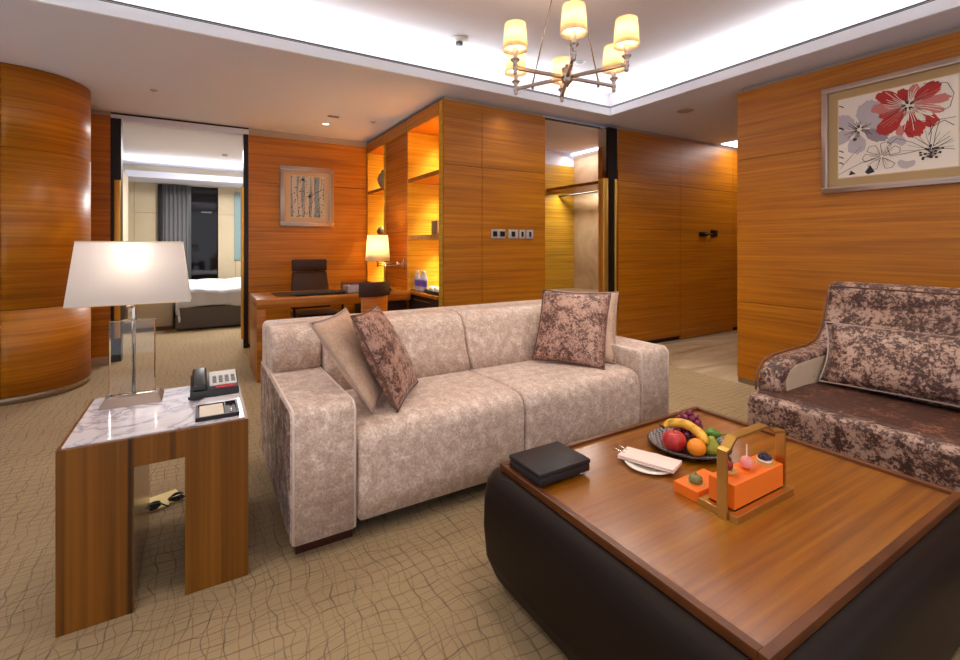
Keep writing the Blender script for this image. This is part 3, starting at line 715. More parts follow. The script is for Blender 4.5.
for y0, y1 in ((LY1-.12, LY1), (LY0, LY0+.12)):
    bm = B(); prism(bm, ap, 'Y', y0, y1, .03, 5); a = obj('armrest', bm, 'chair_velvet', lv, .8)
    bm = B(); tube(bm, [(x, y1+.001 if y1 > 0 else y0-.001, z) for x, z in ap[:11]], .005, 8); obj('piping', bm, 'brown_piping', a, True)
    ip = [(2.70, .455), (2.70, .52), (2.74, .565), (2.82, .59), (3.0, .598), (3.15, .60), (3.15, .455)]
    bm = B(); prism(bm, ip, 'Y', (y0-.004) if y0 > 0 else y1, y0 if y0 > 0 else (y1+.004), .0); obj('inner_panel', bm, 'panel_velvet', a)
bm = B(); tube(bm, [(3.445, LY0+.04, .985), (3.445, LY1-.035, .985)], .005, 8); obj('piping', bm, 'brown_piping', lv, True)
for x in (2.6, 3.6):
    for y in (LY0+.08, LY1-.08):
        bm = B(); box(bm, x-.03, x+.03, y-.03, y+.03, 0, .11, .004); obj('foot', bm, 'plinth_wood', lv)
pillow('lumbar_cushion', 'long brown mottled velvet cushion leaning on the loveseat back', [(3.02, 1.28, .475), (3.10, .36, .475), (3.27, .34, .80), (3.22, 1.33, .785)], .17, 'chair_velvet', 'cushion_piping')

# ------------------------------------------------------------------ coffee table
ct = thing('coffee_table', 'large square coffee table with dark leather sides and wooden tray top', 'table', (1.52, .95, 0))
bm = B(); n = 14
prof = [(-.03, .05), (-.055, .12), (-.062, .22), (-.06, .32), (-.052, .39), (-.036, .418), (0, .424)]
def rrect(e, r=.06, k=5):
    x0, x1, y0, y1 = .945+e, 2.10-e, .485+e, 1.425-e; out = []
    for (cx_, cy_, a0) in ((x1-r, y1-r, 0), (x0+r, y1-r, 90), (x0+r, y0+r, 180), (x1-r, y0+r, 270)):
        for i in range(k+1): a = math.radians(a0+90*i/k); out.append((cx_+r*math.cos(a), cy_+r*math.sin(a)))
    return out
rings = []
for e, z in prof: rings.append([bm.verts.new((x, y, z)) for x, y in rrect(e)])
for i in range(len(rings)-1):
    for k in range(len(rings[0])): q = (k+1) % len(rings[0]); bm.faces.new((rings[i][k], rings[i][q], rings[i+1][q], rings[i+1][k]))
bm.faces.new(rings[0][::-1]); bm.faces.new(rings[-1])
obj('leather_base', bm, 'table_leather', ct, .9)
bm = B(); box(bm, 1.0, 2.05, .54, 1.37, 0, .05); obj('plinth', bm, 'plinth_wood', ct)
bm = B(); box(bm, .945, 2.102, .487, 1.423, .424, .438); obj('tray_top', bm, 'tray_wood', ct)
bm = B(); rw = .022
for a in ((.941, 2.106, 1.427-rw, 1.427), (.941, 2.106, .483, .483+rw), (.941, .941+rw, .483+rw, 1.427-rw), (2.106-rw, 2.106, .483+rw, 1.427-rw)): box(bm, *a, .424, .45, .002, 2)
obj('tray_rim', bm, 'edge_wood', ct)
ZT2 = .438
# black box
bx = thing('leather_box', 'flat black leather-covered box at the left corner of the coffee table', 'box', (1.06, 1.29, ZT2))
bm = B(); box(bm, .957, 1.182, 1.213, 1.385, ZT2+.0125, ZT2+.038, .003); obj('box_base', bm, 'black_leather', bx, .5)
bm = B(); box(bm, .955, 1.184, 1.211, 1.387, ZT2+.0395, ZT2+.055, .003); obj('box_lid', bm, 'black_leather', bx, .5)
# napkin on a small plate, cutlery
px, py = 1.415, 1.145
bm = B(); lathe(bm, [(.05, 0), (.088, .010), (.09, .012), (.086, .014), (.05, .005), (0, .005)], (px, py, ZT2), 40, False); tag(obj('side_plate', bm, 'ceramic', None, True), 'small white round plate under the folded pink napkin', 'plate')
nk = thing('napkin', 'folded pale pink cloth napkin lying on the small white plate', 'napkin', (px, py, ZT2+.015))
ang = math.radians(-72); R2 = Matrix.Rotation(ang, 3, 'Z')
for k, (w_, t0, t1, nm) in enumerate(((.047, .016, .023, 'lower_fold'), (.046, .0235, .030, 'upper_fold'))):
    bm = B(); box(bm, -.105, .10, -w_, w_, t0, t1, .003, 2)
    for v in bm.verts: v.co = R2 @ v.co+Vector((px, py, ZT2)); v.co.z += .004*math.sin(v.co.x*60)
    obj(nm, bm, 'napkin_cloth' if 'napkin_cloth' in MATS else base('napkin_cloth', (238, 212, 200), .9).name, nk, .6)
for k, (o_, nm, lb) in enumerate(((-.012, 'fork', 'silver fork handle poking out of the folded napkin, farther right'), (.012, 'table_knife', 'silver knife handle poking out of the folded napkin, farther left'))):
    bm = B(); pA = R2 @ Vector((-.135, -o_*1.6, 0)); pB = R2 @ Vector((-.085, -o_, 0))
    tube(bm, [(px+pA.x, py+pA.y, ZT2+.034), (px+pB.x, py+pB.y, ZT2+.024)], [.004, .003], 8); tag(obj(nm, bm, 'chrome', None, True), lb, 'cutlery')
# fruit plate
fx, fy = 1.672, 1.166
fp = thing('fruit_plate', 'large round dark patterned plate holding fruit', 'plate', (fx, fy, ZT2))
bm = B(); lathe(bm, [(.06, 0), (.10, .006), (.15, .022), (.155, .024), (.15, .026), (.10, .012), (0, .009)], (fx, fy, ZT2), 48, False); obj('plate_body', bm, 'dark_plate', fp, True)
bm = B(); lathe(bm, [(.149, .0268), (.12, .0185), (.10, .0128)], (fx, fy, ZT2), 48, False); obj('patterned_rim', bm, 'plate_pattern', fp, True)
zf = ZT2+.012
def fruit_apple():
    c = (fx-.090, fy-.000, zf)
    r = thing('apple', 'red apple at the left front of the fruit plate', 'apple', c)
    bm = B(); n_ = 14; pr = []
    for i in range(n_+1):
        a = -PI/2+PI*i/n_; rad = math.cos(a)*(1+.10*math.sin(a)); z = math.sin(a); z -= (.22*math.exp(-(rad/.3)**2) if z > 0 else -.14*math.exp(-(rad/.3)**2)); pr.append((max(rad, .001)*.044, (z+.86)*.041))
    lathe(bm, pr, c, 28); obj('apple_body', bm, 'apple_skin', r, True)
    bm = B(); tube(bm, [(c[0], c[1], c[2]+.064), (c[0]-.004, c[1], c[2]+.082)], .0016, 6); obj('stalk', bm, 'stem_brown', r)
fruit_apple()
bm = B(); sphere(bm, (fx-.064, fy-.078, zf+.033), .034, sz=.95, seg=28); tag(obj('orange', bm, 'orange_skin', None, True), 'orange at the front of the fruit plate', 'orange')
bp = [(1.615, 1.238, .508), (1.640, 1.228, .522), (1.660, 1.175, .533), (1.656, 1.115, .524), (1.640, 1.078, .510), (1.632, 1.066, .500)]
def smooth_pts(p, k=6):
    p = [Vector(q) for q in p]; out = []
    for i in range(len(p)-1):
        a, b, c, d = p[max(i-1, 0)], p[i], p[i+1], p[min(i+2, len(p)-1)]
        for j in range(k):
            t = j/k; out.append(.5*((2*b)+(-a+c)*t+(2*a-5*b+4*c-d)*t*t+(-a+3*b-3*c+d)*t**3))
    return out+[p[-1]]
sp = smooth_pts(bp); nn = len(sp); br = thing('banana', 'yellow banana lying across the top of the fruit', 'banana', (fx, fy, zf))
bm = B(); tube(bm, sp, [.018*min(1, .35+3.2*min(i, nn-1-i)/nn) for i in range(nn)], 10); obj('banana_body', bm, 'banana_skin', br, True)
bm = B(); tube(bm, [sp[0], Vector(sp[0])+Vector((-.018, .008, .012))], [.006, .004], 8); obj('stalk', bm, 'stem_brown', br, True)
pc = (fx+.0, fy-.115, zf)
prr = thing('pear', 'yellow-green pear at the right front of the fruit plate', 'pear', (fx+.035, fy-.08, zf))
bm = B(); lathe(bm, [(.001, 0), (.018, .003), (.031, .018), (.032, .03), (.024, .046), (.014, .06), (.010, .068), (.001, .071)], (fx-.004, fy-.100, zf), 24); obj('pear_body', bm, 'pear_skin', prr, True)
bm = B(); tube(bm, [(fx-.004, fy-.100, zf+.07), (fx+.001, fy-.098, zf+.084)], .0015, 6); obj('stalk', bm, 'stem_brown', prr)
gb = thing('grape_bunch', 'bunch of dark red grapes at the back of the fruit plate', 'grapes', (fx+.06, fy+.05, zf))
random.seed(3); cnt = 0
for layer, (nr, rad, zz) in enumerate(((9, .040, .022), (8, .038, .044), (7, .032, .064), (5, .020, .082), (1, 0, .094))):
    for k in range(nr):
        a = 2*PI*k/nr+layer; bm = B(); sphere(bm, (fx+.078+rad*math.cos(a)*1.1, fy+.052+rad*math.sin(a)*1.1, zf+zz+random.uniform(-.003, .003)), .0145, seg=12); obj('grape', bm, 'grape_skin', gb, True)
bm = B(); tube(bm, [(fx+.078, fy+.052, zf+.05), (fx+.07, fy+.06, zf+.10)], .002, 6); obj('stalk', bm, 'leaf_green', gb)
gl = thing('star_fruit', 'small ridged green fruit at the right rim of the fruit plate', 'fruit', (fx+.10, fy-.01, zf))
bm = B(); q = []
for i in range(9):
    t = i/8; s_ = max(.12, math.sin(PI*min(1, t*.94+.05)))*.024
    q.append([bm.verts.new((fx+.065+.075*t, fy-.01-.035*t, zf+.03)+Vector((0, 0, 0)) if False else Vector((fx+.078+.05*t, fy-.010-.05*t, zf+.034))+Vector((math.cos(a)*.6, math.cos(a)*.8, math.sin(a)))*s_*(1 if k % 2 == 0 else .55)) for k, a in ((k, 2*PI*k/10) for k in range(10))])
for i in range(8):
    for k in range(10): bm.faces.new((q[i][k], q[i][(k+1) % 10], q[i+1][(k+1) % 10], q[i+1][k]))
bm.faces.new(q[0]); bm.faces.new(q[-1]); obj('fruit_body', bm, 'lime_skin', gl, .6)
bm = B(); tube(bm, [(fx+.128, fy-.060, zf+.034), (fx+.142, fy-.072, zf+.04)], .003, 6); obj('stalk', bm, 'leaf_green', gl)

# afternoon tea stand
ts = thing('tea_stand', 'brushed gold serving stand with arched flat handle on coffee table', 'stand', (1.5, .83, ZT2))
bm = B(); bw = .022
for a in ((1.335, 1.655, .772, .772+bw), (1.335, 1.655, .900-bw, .900), (1.335, 1.335+bw, .772+bw, .900-bw), (1.655-bw, 1.655, .772+bw, .900-bw)): box(bm, *a, ZT2, ZT2+.021, .001)
obj('base_frame', bm, 'gold_metal', ts)
hp = [(1.326, ZT2), (1.326, .640), (1.345, .645), (1.378, .672), (1.555, .672), (1.592, .645), (1.663, .635), (1.663, ZT2), (1.656, ZT2), (1.656, .628), (1.589, .638), (1.551, .664), (1.382, .664), (1.348, .637), (1.334, .633), (1.334, ZT2)]
bm = B(); prism(bm, hp, 'Y', .801, .831); obj('handle', bm, 'gold_metal', ts)
bm = B(); box(bm, 1.3575, 1.6325, .795, .8775, .462, .534, .001); tag(obj('dessert_box', bm, 'orange_paper'), 'tall orange dessert box standing inside the gold stand', 'box')
bm = B(); box(bm, 1.338, 1.50, .9015, .988, ZT2, ZT2+.034, .001); tag(obj('dessert_box', bm, 'orange_paper'), 'low orange dessert box beside the left of the gold stand', 'box')
bm = B()
def doily(r, c, rad=.022):
    bm = B(); n_ = 28; vs = [bm.verts.new((c[0]+rad*(1+.06*math.cos(7*2*PI*k/n_))*math.cos(2*PI*k/n_), c[1]+rad*(1+.06*math.cos(7*2*PI*k/n_))*math.sin(2*PI*k/n_), c[2]+.0012)) for k in range(n_)]
    f = bm.faces.new(vs); bmesh.ops.extrude_face_region(bm, geom=[f]); 
    for v in vs: v.co.z -= .001
    obj('gold_paper_cup', bm, 'gold_paper', r)
zb = .534
c = (1.592, .832, zb); r = thing('berry_tart', 'dark blueberry tart at the right end of the tall orange box', 'cake', c)
doily(r, c, .030); bm = B(); lathe(bm, [(.018, .0015), (.023, .012), (.021, .012)], c, 20); obj('tart_shell', bm, 'cream_icing', r, True)
bm = B()
for k in range(5): sphere(bm, (c[0]+.012*math.cos(k*1.26), c[1]+.012*math.sin(k*1.26), c[2]+.018), .0095, seg=10)
sphere(bm, (c[0], c[1], c[2]+.025), .009, seg=10); obj('berries', bm, 'blueberry', r, True)
c = (1.498, .838, zb); r = thing('cake_pop', 'pink iced cake pop with an upright stick on orange box', 'cake', c)
bm = B(); sphere(bm, (c[0], c[1], c[2]+.020), .020, sz=1.0, seg=18); o = obj('pink_ball', bm, 'pink_icing', r, True)
bm = B(); tube(bm, [(c[0], c[1], c[2]+.025), (c[0], c[1], c[2]+.078)], .002, 6); obj('stick', bm, 'cream_icing', r)
c = (1.420, .848, zb); r = thing('raspberry_tart', 'raspberry tart with white chocolate flake at left end of tall orange box', 'cake', c)
bm = B(); lathe(bm, [(.014, 0), (.023, .014), (.020, .014), (.001, .010)], c, 20, False); obj('tart_shell', bm, 'pastry', r, True)
bm = B(); sphere(bm, (c[0]-.003, c[1], c[2]+.026), .0125, sz=1.25, seg=12); sphere(bm, (c[0]+.010, c[1]+.004, c[2]+.018), .008, seg=10); obj('raspberry', bm, 'berry', r, True)
bm = B(); hexa(bm, [(c[0]+.004, c[1]-.003, c[2]+.012), (c[0]+.024, c[1]+.004, c[2]+.014), (c[0]+.024, c[1]+.007, c[2]+.015), (c[0]+.004, c[1]+.0, c[2]+.013), (c[0]+.004, c[1]+.006, c[2]+.028), (c[0]+.022, c[1]+.012, c[2]+.024), (c[0]+.022, c[1]+.014, c[2]+.024), (c[0]+.004, c[1]+.008, c[2]+.028)]); obj('chocolate_flake', bm, 'cream_icing', r)
c = (1.392, .945, ZT2+.034); r = thing('green_cake', 'small olive green cake on gold paper on the low orange box', 'cake', c)
doily(r, c, .028); bm = B(); lathe(bm, [(.018, .0015), (.022, .007), (.020, .018), (.013, .023), (.001, .024)], c, 24); obj('cake_body', bm, 'green_cake', r, True)
bm = B(); tube(bm, [(c[0], c[1], c[2]+.022), (c[0]+.004, c[1]+.002, c[2]+.034)], .003, 6); obj('topping', bm, 'green_cake', r, True)

# ------------------------------------------------------------------ side table with marble top
st = thing('side_table', 'striped dark wood side table with veined white marble top', 'table', (-.12, 2.24, 0))
SX0, SX1, SY0, SY1 = -.394, .157, 1.962, 2.55
bm = B(); prism(bm, [(SX0, 0), (-.195, 0), (-.195, .493), (-.046, .493), (-.046, 0), (SX1, 0), (SX1, .592), (SX0, .592)], 'Y', SY0, SY1, .001, 1); obj('wood_body', bm, 'table_wood', st)
bm = B(); box(bm, SX0+.012, SX1-.012, SY0+.012, SY1-.012, .592, .597, .001); obj('marble_top', bm, 'white_marble', st)
bm = B(); box(bm, -.1945, -.193, SY0+.01, SY1-.01, .02, .49); obj('inner_lining', bm, 'mirror_lining' if 'mirror_lining' in MATS else base('mirror_lining', (190, 170, 140), .22, .85).name, st)
zt = .597
# table lamp
tl = thing('table_lamp', 'table lamp with rectangular white shade and clear crystal body', 'lamp', (-.24, 2.43, zt))
bm = B(); hexa(bm, [(-.345, 2.34, zt), (-.135, 2.34, zt), (-.135, 2.52, zt), (-.345, 2.52, zt), (-.33, 2.385, zt+.028), (-.15, 2.385, zt+.028), (-.15, 2.475, zt+.028), (-.33, 2.475, zt+.028)], .002, 1); obj('crystal_base', bm, 'chrome_plate' if 'chrome_plate' in MATS else base('chrome_plate', (140, 120, 110), .35, .2).name, tl)
bm = B(); box(bm, -.320, -.163, 2.412, 2.448, zt+.028, .935, .004, 2); obj('crystal_block', bm, 'crystal', tl)
bm = B(); tube(bm, [(-.240, 2.455, zt+.028), (-.240, 2.455, 1.24)], .0075, 12); tube(bm, [(-.240, 2.455, .99), (-.265, 2.44, .99)], .009, 10); obj('stem', bm, 'chrome', tl, True)
bm = B()
def shade_rect(bm, z0, a0, b0, z1, a1, b1, c=(-.24, 2.43)):
    P0 = [(-a0, -b0), (a0, -b0), (a0, b0), (-a0, b0)]; P1 = [(-a1, -b1), (a1, -b1), (a1, b1), (-a1, b1)]
    v0 = [bm.verts.new((c[0]+x, c[1]+y, z0)) for x, y in P0]; v1 = [bm.verts.new((c[0]+x, c[1]+y, z1)) for x, y in P1]
    for i in range(4): bm.faces.new((v0[i], v0[(i+1) % 4], v1[(i+1) % 4], v1[i]))
shade_rect(bm, 1.008, .205, .105, 1.262, .175, .085); o = obj('lamp_shade', bm, 'linen_shade', tl); md = o.modifiers.new('t', 'SOLIDIFY'); md.thickness = .002
bm = B()
for z, a, b in ((1.009, .206, .106), (1.261, .176, .086)):
    tube(bm, [(-.24-a, 2.43-b, z), (-.24+a, 2.43-b, z), (-.24+a, 2.43+b, z), (-.24-a, 2.43+b, z)], .0022, 6, True)
obj('shade_trim', bm, 'gold_edge', tl)
bm = B(); sphere(bm, (-.24, 2.43, 1.14), .028, sz=1.2); obj('bulb', bm, 'bulb', tl, True)
point('table_lamp_light', (-.24, 2.43, 1.20), 1.2, (1, .93, .86), .03)
# telephone
tp = thing('telephone', 'black desk telephone with a grey keypad panel on the side table', 'telephone', (.05, 2.40, zt))
bm = B(); hexa(bm, [(-.025, 2.30, zt), (.135, 2.30, zt), (.135, 2.50, zt), (-.025, 2.50, zt), (-.025, 2.31, zt+.028), (.135, 2.31, zt+.028), (.135, 2.49, zt+.062), (-.025, 2.49, zt+.062)], .005, 3); obj('phone_body', bm, 'black_plastic', tp, .6)
def tilt(x, y, h): return (x, y, zt+.028+(y-2.31)/(.18)*.034+h)
bm = B(); hexa(bm, [tilt(.038, 2.345, 0), tilt(.130, 2.345, 0), tilt(.130, 2.485, 0), tilt(.038, 2.485, 0), tilt(.038, 2.345, .004), tilt(.130, 2.345, .004), tilt(.130, 2.485, .004), tilt(.038, 2.485, .004)]); obj('face_plate', bm, 'phone_face', tp)
for i in range(4):
    for j in range(3):
        bm = B(); x = .048+i*.021; y = 2.365+j*.024; hexa(bm, [tilt(x, y, .004), tilt(x+.013, y, .004), tilt(x+.013, y+.015, .004), tilt(x, y+.015, .004), tilt(x, y, .008), tilt(x+.013, y, .008), tilt(x+.013, y+.015, .008), tilt(x, y+.015, .008)]); obj('key', bm, 'grey_plastic', tp)
bm = B(); hexa(bm, [tilt(.058, 2.318, .0), tilt(.122, 2.318, .0), tilt(.122, 2.342, .0), tilt(.058, 2.342, .0), tilt(.058, 2.318, .003), tilt(.122, 2.318, .003), tilt(.122, 2.342, .003), tilt(.058, 2.342, .003)]); obj('red_strip', bm, 'red_print', tp)
bm = B(); hexa(bm, [tilt(-.020, 2.31, .0), tilt(.030, 2.31, .0), tilt(.030, 2.50, .0), tilt(-.020, 2.50, .0), tilt(-.018, 2.315, .026), tilt(.028, 2.315, .026), tilt(.028, 2.495, .026), tilt(-.018, 2.495, .026)], .008, 3); obj('handset', bm, 'black_plastic', tp, .6)
bm = B(); cp = []
for i in range(90):
    t = i/89; a = t*2*PI*14; c0 = Vector((-.03+.05*t, 2.292-.02*math.sin(PI*t), zt+.010)); cp.append(c0+Vector((0, .006*math.cos(a), .006*math.sin(a))))
tube(bm, cp, .0018, 5); obj('coiled_cord', bm, 'black_plastic', tp, True)
tp.scale = (1.15, 1, 1)
# note tray
ntt = thing('note_tray', 'black tray for notepaper at front right of the side table', 'tray', (.06, 2.1, zt))
bm = B(); box(bm, -.015, .13, 2.0, 2.165, zt, zt+.006, .001)
for a in ((-.015, .13, 2.0, 2.008), (-.015, .13, 2.157, 2.165), (-.015, -.007, 2.008, 2.157), (.122, .13, 2.008, 2.157), (.082, .087, 2.008, 2.157)): box(bm, *a, zt+.006, zt+.015)
obj('tray_body', bm, 'black_leather', ntt)
bm = B(); box(bm, -.002, .078, 2.015, 2.150, zt+.0065, zt+.013); tag(obj('notepad', bm, 'white_paper'), 'blank cream notepad in the black note tray', 'notepad')
bm = B(); tube(bm, [(.104, 2.03, zt+.011), (.106, 2.14, zt+.011)], .004, 10); tag(obj('pen', bm, 'chrome', None, True), 'silver pen beside the notepad in the black tray', 'pen')
# card and cords on the carpet behind the table
bm = B(); prism(bm, [(-.30, 2.63), (-.12, 2.67), (-.085, 2.77), (-.105, 2.83), (-.33, 2.76)], 'Z', .001, .006); tag(obj('card_sheet', bm, 'cream_card'), 'pale yellow card lying on the carpet behind the side table', 'card')
def coil(cx_, cy_, n_, r_, seed, tail):
    random.seed(seed); pts = []
    for i in range(n_*12+1):
        a = 2*PI*i/12; pts.append((cx_+r_*(1+.3*math.sin(i*.37))*math.cos(a), cy_+r_*.6*(1+.3*math.cos(i*.5))*math.sin(a), .012+.012*(1+math.sin(i*.23+seed))))
    return pts+tail
bm = B(); tube(bm, coil(-.185, 2.66, 5, .022, 1, [(-.15, 2.68, .012), (-.13, 2.66, .008), (-.12, 2.68, .008)]), .004, 6); tag(obj('power_cord', bm, 'black_plastic', None, True), 'coiled black cord at the left on the carpet behind side table', 'cord')
bm = B(); tube(bm, coil(-.10, 2.70, 4, .025, 2, [(-.05, 2.70, .008), (.06, 2.68, .006), (.12, 2.66, .006)]), .0038, 6); tag(obj('power_cord', bm, 'black_plastic', None, True), 'bundled black cord at the right, running off behind table leg', 'cord')

# ------------------------------------------------------------------ chandelier
ch = thing('chandelier', 'six-arm bronze chandelier with pleated cream shades', 'chandelier', (1.77, 2.0, 2.2))
hx, hy, hz, HR = 1.775, 2.0, 2.188, .335
bm = B(); lathe(bm, [(.006, -.05), (.012, -.035), (.03, -.02), (.03, .055), (.012, .06), (.012, .075)], (hx, hy, hz), 24); obj('hub', bm, 'nickel', ch, .7)
for k in range(6):
    a = math.radians(-6+60*k); dx, dy = math.cos(a), math.sin(a)
    ex, ey = hx+dx*HR, hy+dy*HR
    bm = B(); nx, ny = -dy*.009, dx*.009
    hexa(bm, [(hx-nx, hy-ny, hz-.005), (ex-nx, ey-ny, hz-.005), (ex+nx, ey+ny, hz-.005), (hx+nx, hy+ny, hz-.005), (hx-nx, hy-ny, hz+.013), (ex-nx, ey-ny, hz+.013), (ex+nx, ey+ny, hz+.013), (hx+nx, hy+ny, hz+.013)], .001, 1); ar = obj('arm', bm, 'nickel', ch)
    bm = B(); lathe(bm, [(.004, -.035), (.010, -.028), (.010, -.012), (.013, -.008), (.013, .02), (.010, .03), (.024, .045), (.026, .05), (.010, .052)], (ex, ey, hz), 18); obj('candle_cup', bm, 'nickel', ar, True)
    bm = B(); lathe(bm, [(.013, .05), (.013, .11)], (ex, ey, hz), 14); obj('candle_sleeve', bm, 'candle_tube', ar, True)
    bm = B(); n_ = 72; z0, z1 = hz+.098, hz+.238; A = [[], []]
    for i in range(n_):
        t = 2*PI*i/n_; pl = .0008*math.cos(18*t)
        A[0].append(bm.verts.new((ex+(.066+pl)*math.cos(t), ey+(.066+pl)*math.sin(t), z0))); A[1].append(bm.verts.new((ex+(.055+pl)*math.cos(t), ey+(.055+pl)*math.sin(t), z1)))
    for i in range(n_): bm.faces.new((A[0][i], A[0][(i+1) % n_], A[1][(i+1) % n_], A[1][i]))
    sh = obj('lamp_shade', bm, 'pleated_shade', ch, True); md = sh.modifiers.new('t', 'SOLIDIFY'); md.thickness = .0015
    bm = B(); sphere(bm, (ex, ey, hz+.135), .018, sz=1.4, seg=14); obj('bulb', bm, 'bulb', ar, True)
    point('chandelier_light', (ex, ey, hz+.18), 2.4, WARM, .02)
ax, ay = hx, hy
for k in (0, 2, 4):
    a = math.radians(-6+60*k); dx, dy = math.cos(a), math.sin(a)
    bm = B(); tube(bm, [(hx+dx*.22, hy+dy*.22, hz+.012), (hx+dx*.03, hy+dy*.03, hz+.72)], .0042, 8); tube(bm, [(hx+dx*.22, hy+dy*.22, hz-.02), (hx+dx*.22, hy+dy*.22, hz+.03)], .008, 8); obj('suspension_rod', bm, 'nickel', ch, True)
bm = B(); lathe(bm, [(.05, .70), (.055, .72), (.06, .78)], (hx, hy, hz), 24); obj('ceiling_rose', bm, 'nickel', ch, .6)

# ------------------------------------------------------------------ pictures
def picture(name, label, axis, face, u0, u1, z0, z1, fw, mw, matboard, depth=.03, flip=False):
    """frame on plane axis=face looking toward -axis; returns root and a mapper (s,t,lift)->xyz with s from left to right as seen"""
    def bxx(bm, a, b, c, d, d0, d1, bev=0):
        if axis == 'X': box(bm, face-d1, face-d0, min(a, b), max(a, b), c, d, bev)
        else: box(bm, min(a, b), max(a, b), face-d1, face-d0, c, d, bev)
    root = thing(name, label, 'picture', (face if axis == 'X' else (u0+u1)/2, (u0+u1)/2 if axis == 'X' else face, z0))
    lo, hi = min(u0, u1), max(u0, u1)
    bm = B()
    for a in ((lo, hi, z1-fw, z1), (lo, hi, z0, z0+fw), (lo, lo+fw, z0+fw, z1-fw), (hi-fw, hi, z0+fw, z1-fw)): bxx(bm, a[0], a[1], a[2], a[3], .001, depth, .004)
    f2 = fw*.55
    for a in ((lo+fw-f2, hi-fw+f2, z1-fw, z1-fw+f2), (lo+fw-f2, hi-fw+f2, z0+fw-f2, z0+fw), (lo+fw-f2, lo+fw, z0+fw, z1-fw), (hi-fw, hi-fw+f2, z0+fw, z1-fw)): bxx(bm, a[0], a[1], a[2], a[3], depth, depth+.008, .002)
    obj('frame', bm, 'frame_silver', root, .5)
    bm = B(); bxx(bm, lo+fw*.9, hi-fw*.9, z0+fw*.9, z1-fw*.9, .002, .012); obj('mat_board', bm, matboard, root)
    e = fw+mw
    bm = B(); bxx(bm, lo+e-.006, hi-e+.006, z0+e-.006, z1-e+.006, .012, .0135); obj('gold_line', bm, 'gold_edge', root)
    def mp(s, t, lift=0):
        u = (hi-e)-(hi-lo-2*e)*s if axis == 'X' else (lo+e)+(hi-lo-2*e)*s
        z = z0+e+(z1-z0-2*e)*t; dpt = face-.0136-lift
        return Vector((dpt, u, z)) if axis == 'X' else Vector((u, dpt, z))
    return root, mp
PC = [0]
def polyp(bm, mp, pts, lift, mi):
    PC[0] += 1; lift = lift+PC[0]*4e-6
    pts = [(min(max(x, 0), 1), min(max(y, 0), 1)) for x, y in pts]
    vs = [bm.verts.new(mp(x, y, lift)) for x, y in pts]
    try: f = bm.faces.new(vs); f.material_index = mi
    except Exception: pass
def stroke(bm, mp, pts, w_, lift, mi, asp=1.0):
    for i in range(len(pts)-1):
        (x0, y0), (x1, y1) = pts[i], pts[i+1]; dx, dy = x1-x0, (y1-y0); l_ = math.hypot(dx, dy) or 1; nx, ny = -dy/l_*w_/2, dx/l_*w_/2
        if not all(0 <= q <= 1 for q in (x0, y0, x1, y1)): continue
        polyp(bm, mp, [(x0-nx, y0-ny), (x1-nx, y1-ny), (x1+nx, y1+ny), (x0+nx, y0+ny)], lift, mi)
# large floral picture
root, mp = picture('floral_picture', 'large silver-framed print of a red flower among grey blooms on right wall', 'X', 4.18, 1.745, .87, 1.645, 2.455, .045, .065, 'mat_board')
bm = B(); polyp(bm, mp, [(0, 0), (1, 0), (1, 1), (0, 1)], 0, 0)
random.seed(21)
def petal(cx_, cy_, a, l_, wd, mi, lift, n_=22, rag=.05, notch=.0, inner=.05):
    out = []
    for i in range(n_+1):
        t = i/n_; th = a+(t-.5)*wd; rr = l_*(math.sin(PI*min(max(t, .0), 1))**.35)*(1+random.uniform(-rag, rag))
        if i in (0, n_): rr = l_*.55
        out.append((cx_+rr*math.cos(th), cy_+rr*math.sin(th)))
    out.append((cx_+inner*math.cos(a), cy_+inner*math.sin(a)))
    polyp(bm, mp, out, lift, mi); return out
IDX = dict(paper=0, grey=1, red=2, pink=3, ink=4, white=5)
def petal_lines(cx_, cy_, a, l_, wd, lift, k=5, mi=4, w_=.004):
    for j in range(k):
        th = a+(j/(k-1)-.5)*wd*.8; r0, r1 = l_*.15, l_*random.uniform(.5, .95)
        stroke(bm, mp, [(cx_+r0*math.cos(th), cy_+r0*math.sin(th)), (cx_+(r0+r1)/2*math.cos(th+.04), cy_+(r0+r1)/2*math.sin(th+.04)), (cx_+r1*math.cos(th), cy_+r1*math.sin(th))], w_, lift, mi)
for a in (70, 140, 200, 262, 330, 20): petal(.20, .58, math.radians(a), .30 if a != 70 else .36, 1.1, 1 if a % 3 else 6, .0003)
petal(.50, .30, 1.2, .14, 2.6, 1, .0003); petal(.62, .16, 4.5, .13, 2.4, 1, .0003)
for a in (100, 200, 150): petal(.20, .58, math.radians(a), .055, .6, 4, .0006, rag=.3)
petal(.17, .50, 4.4, .06, 1.1, 4, .0006, rag=.3)
for a in (100, 200, 150, 250, 30, 330): petal_lines(.20, .58, math.radians(a), .16, .7, .0008, 4, 4, .006)
fxx, fyy = .62, .76
for a, l_, wd, mi in ((-14, .36, .8, 5), (2, .36, .6, 3), (38, .34, .95, 2), (75, .26, .7, 3), (105, .24, .8, 2), (140, .36, .85, 2), (172, .34, .8, 3), (195, .28, .8, 2), (230, .40, .95, 2), (258, .38, .5, 3), (280, .42, .85, 2), (308, .38, .8, 2), (335, .34, .5, 3)):
    petal(fxx, fyy, math.radians(a), l_*.92, wd, mi, .0006+.0001*(a % 3))
for a in (245, 300, 325): petal(fxx+.03, fyy-.04, math.radians(a), .20, .42, 5, .0010)
for a in (30, 75, 135, 165, 190, 228, 275, 305, 345, 0): petal_lines(fxx, fyy, math.radians(a), .33, .5, .0013, 4, 5 if a % 2 else 3, .006)
for a in (35, 100, 160, 200, 240, 330): petal_lines(fxx, fyy, math.radians(a), .20, .4, .0014, 3)
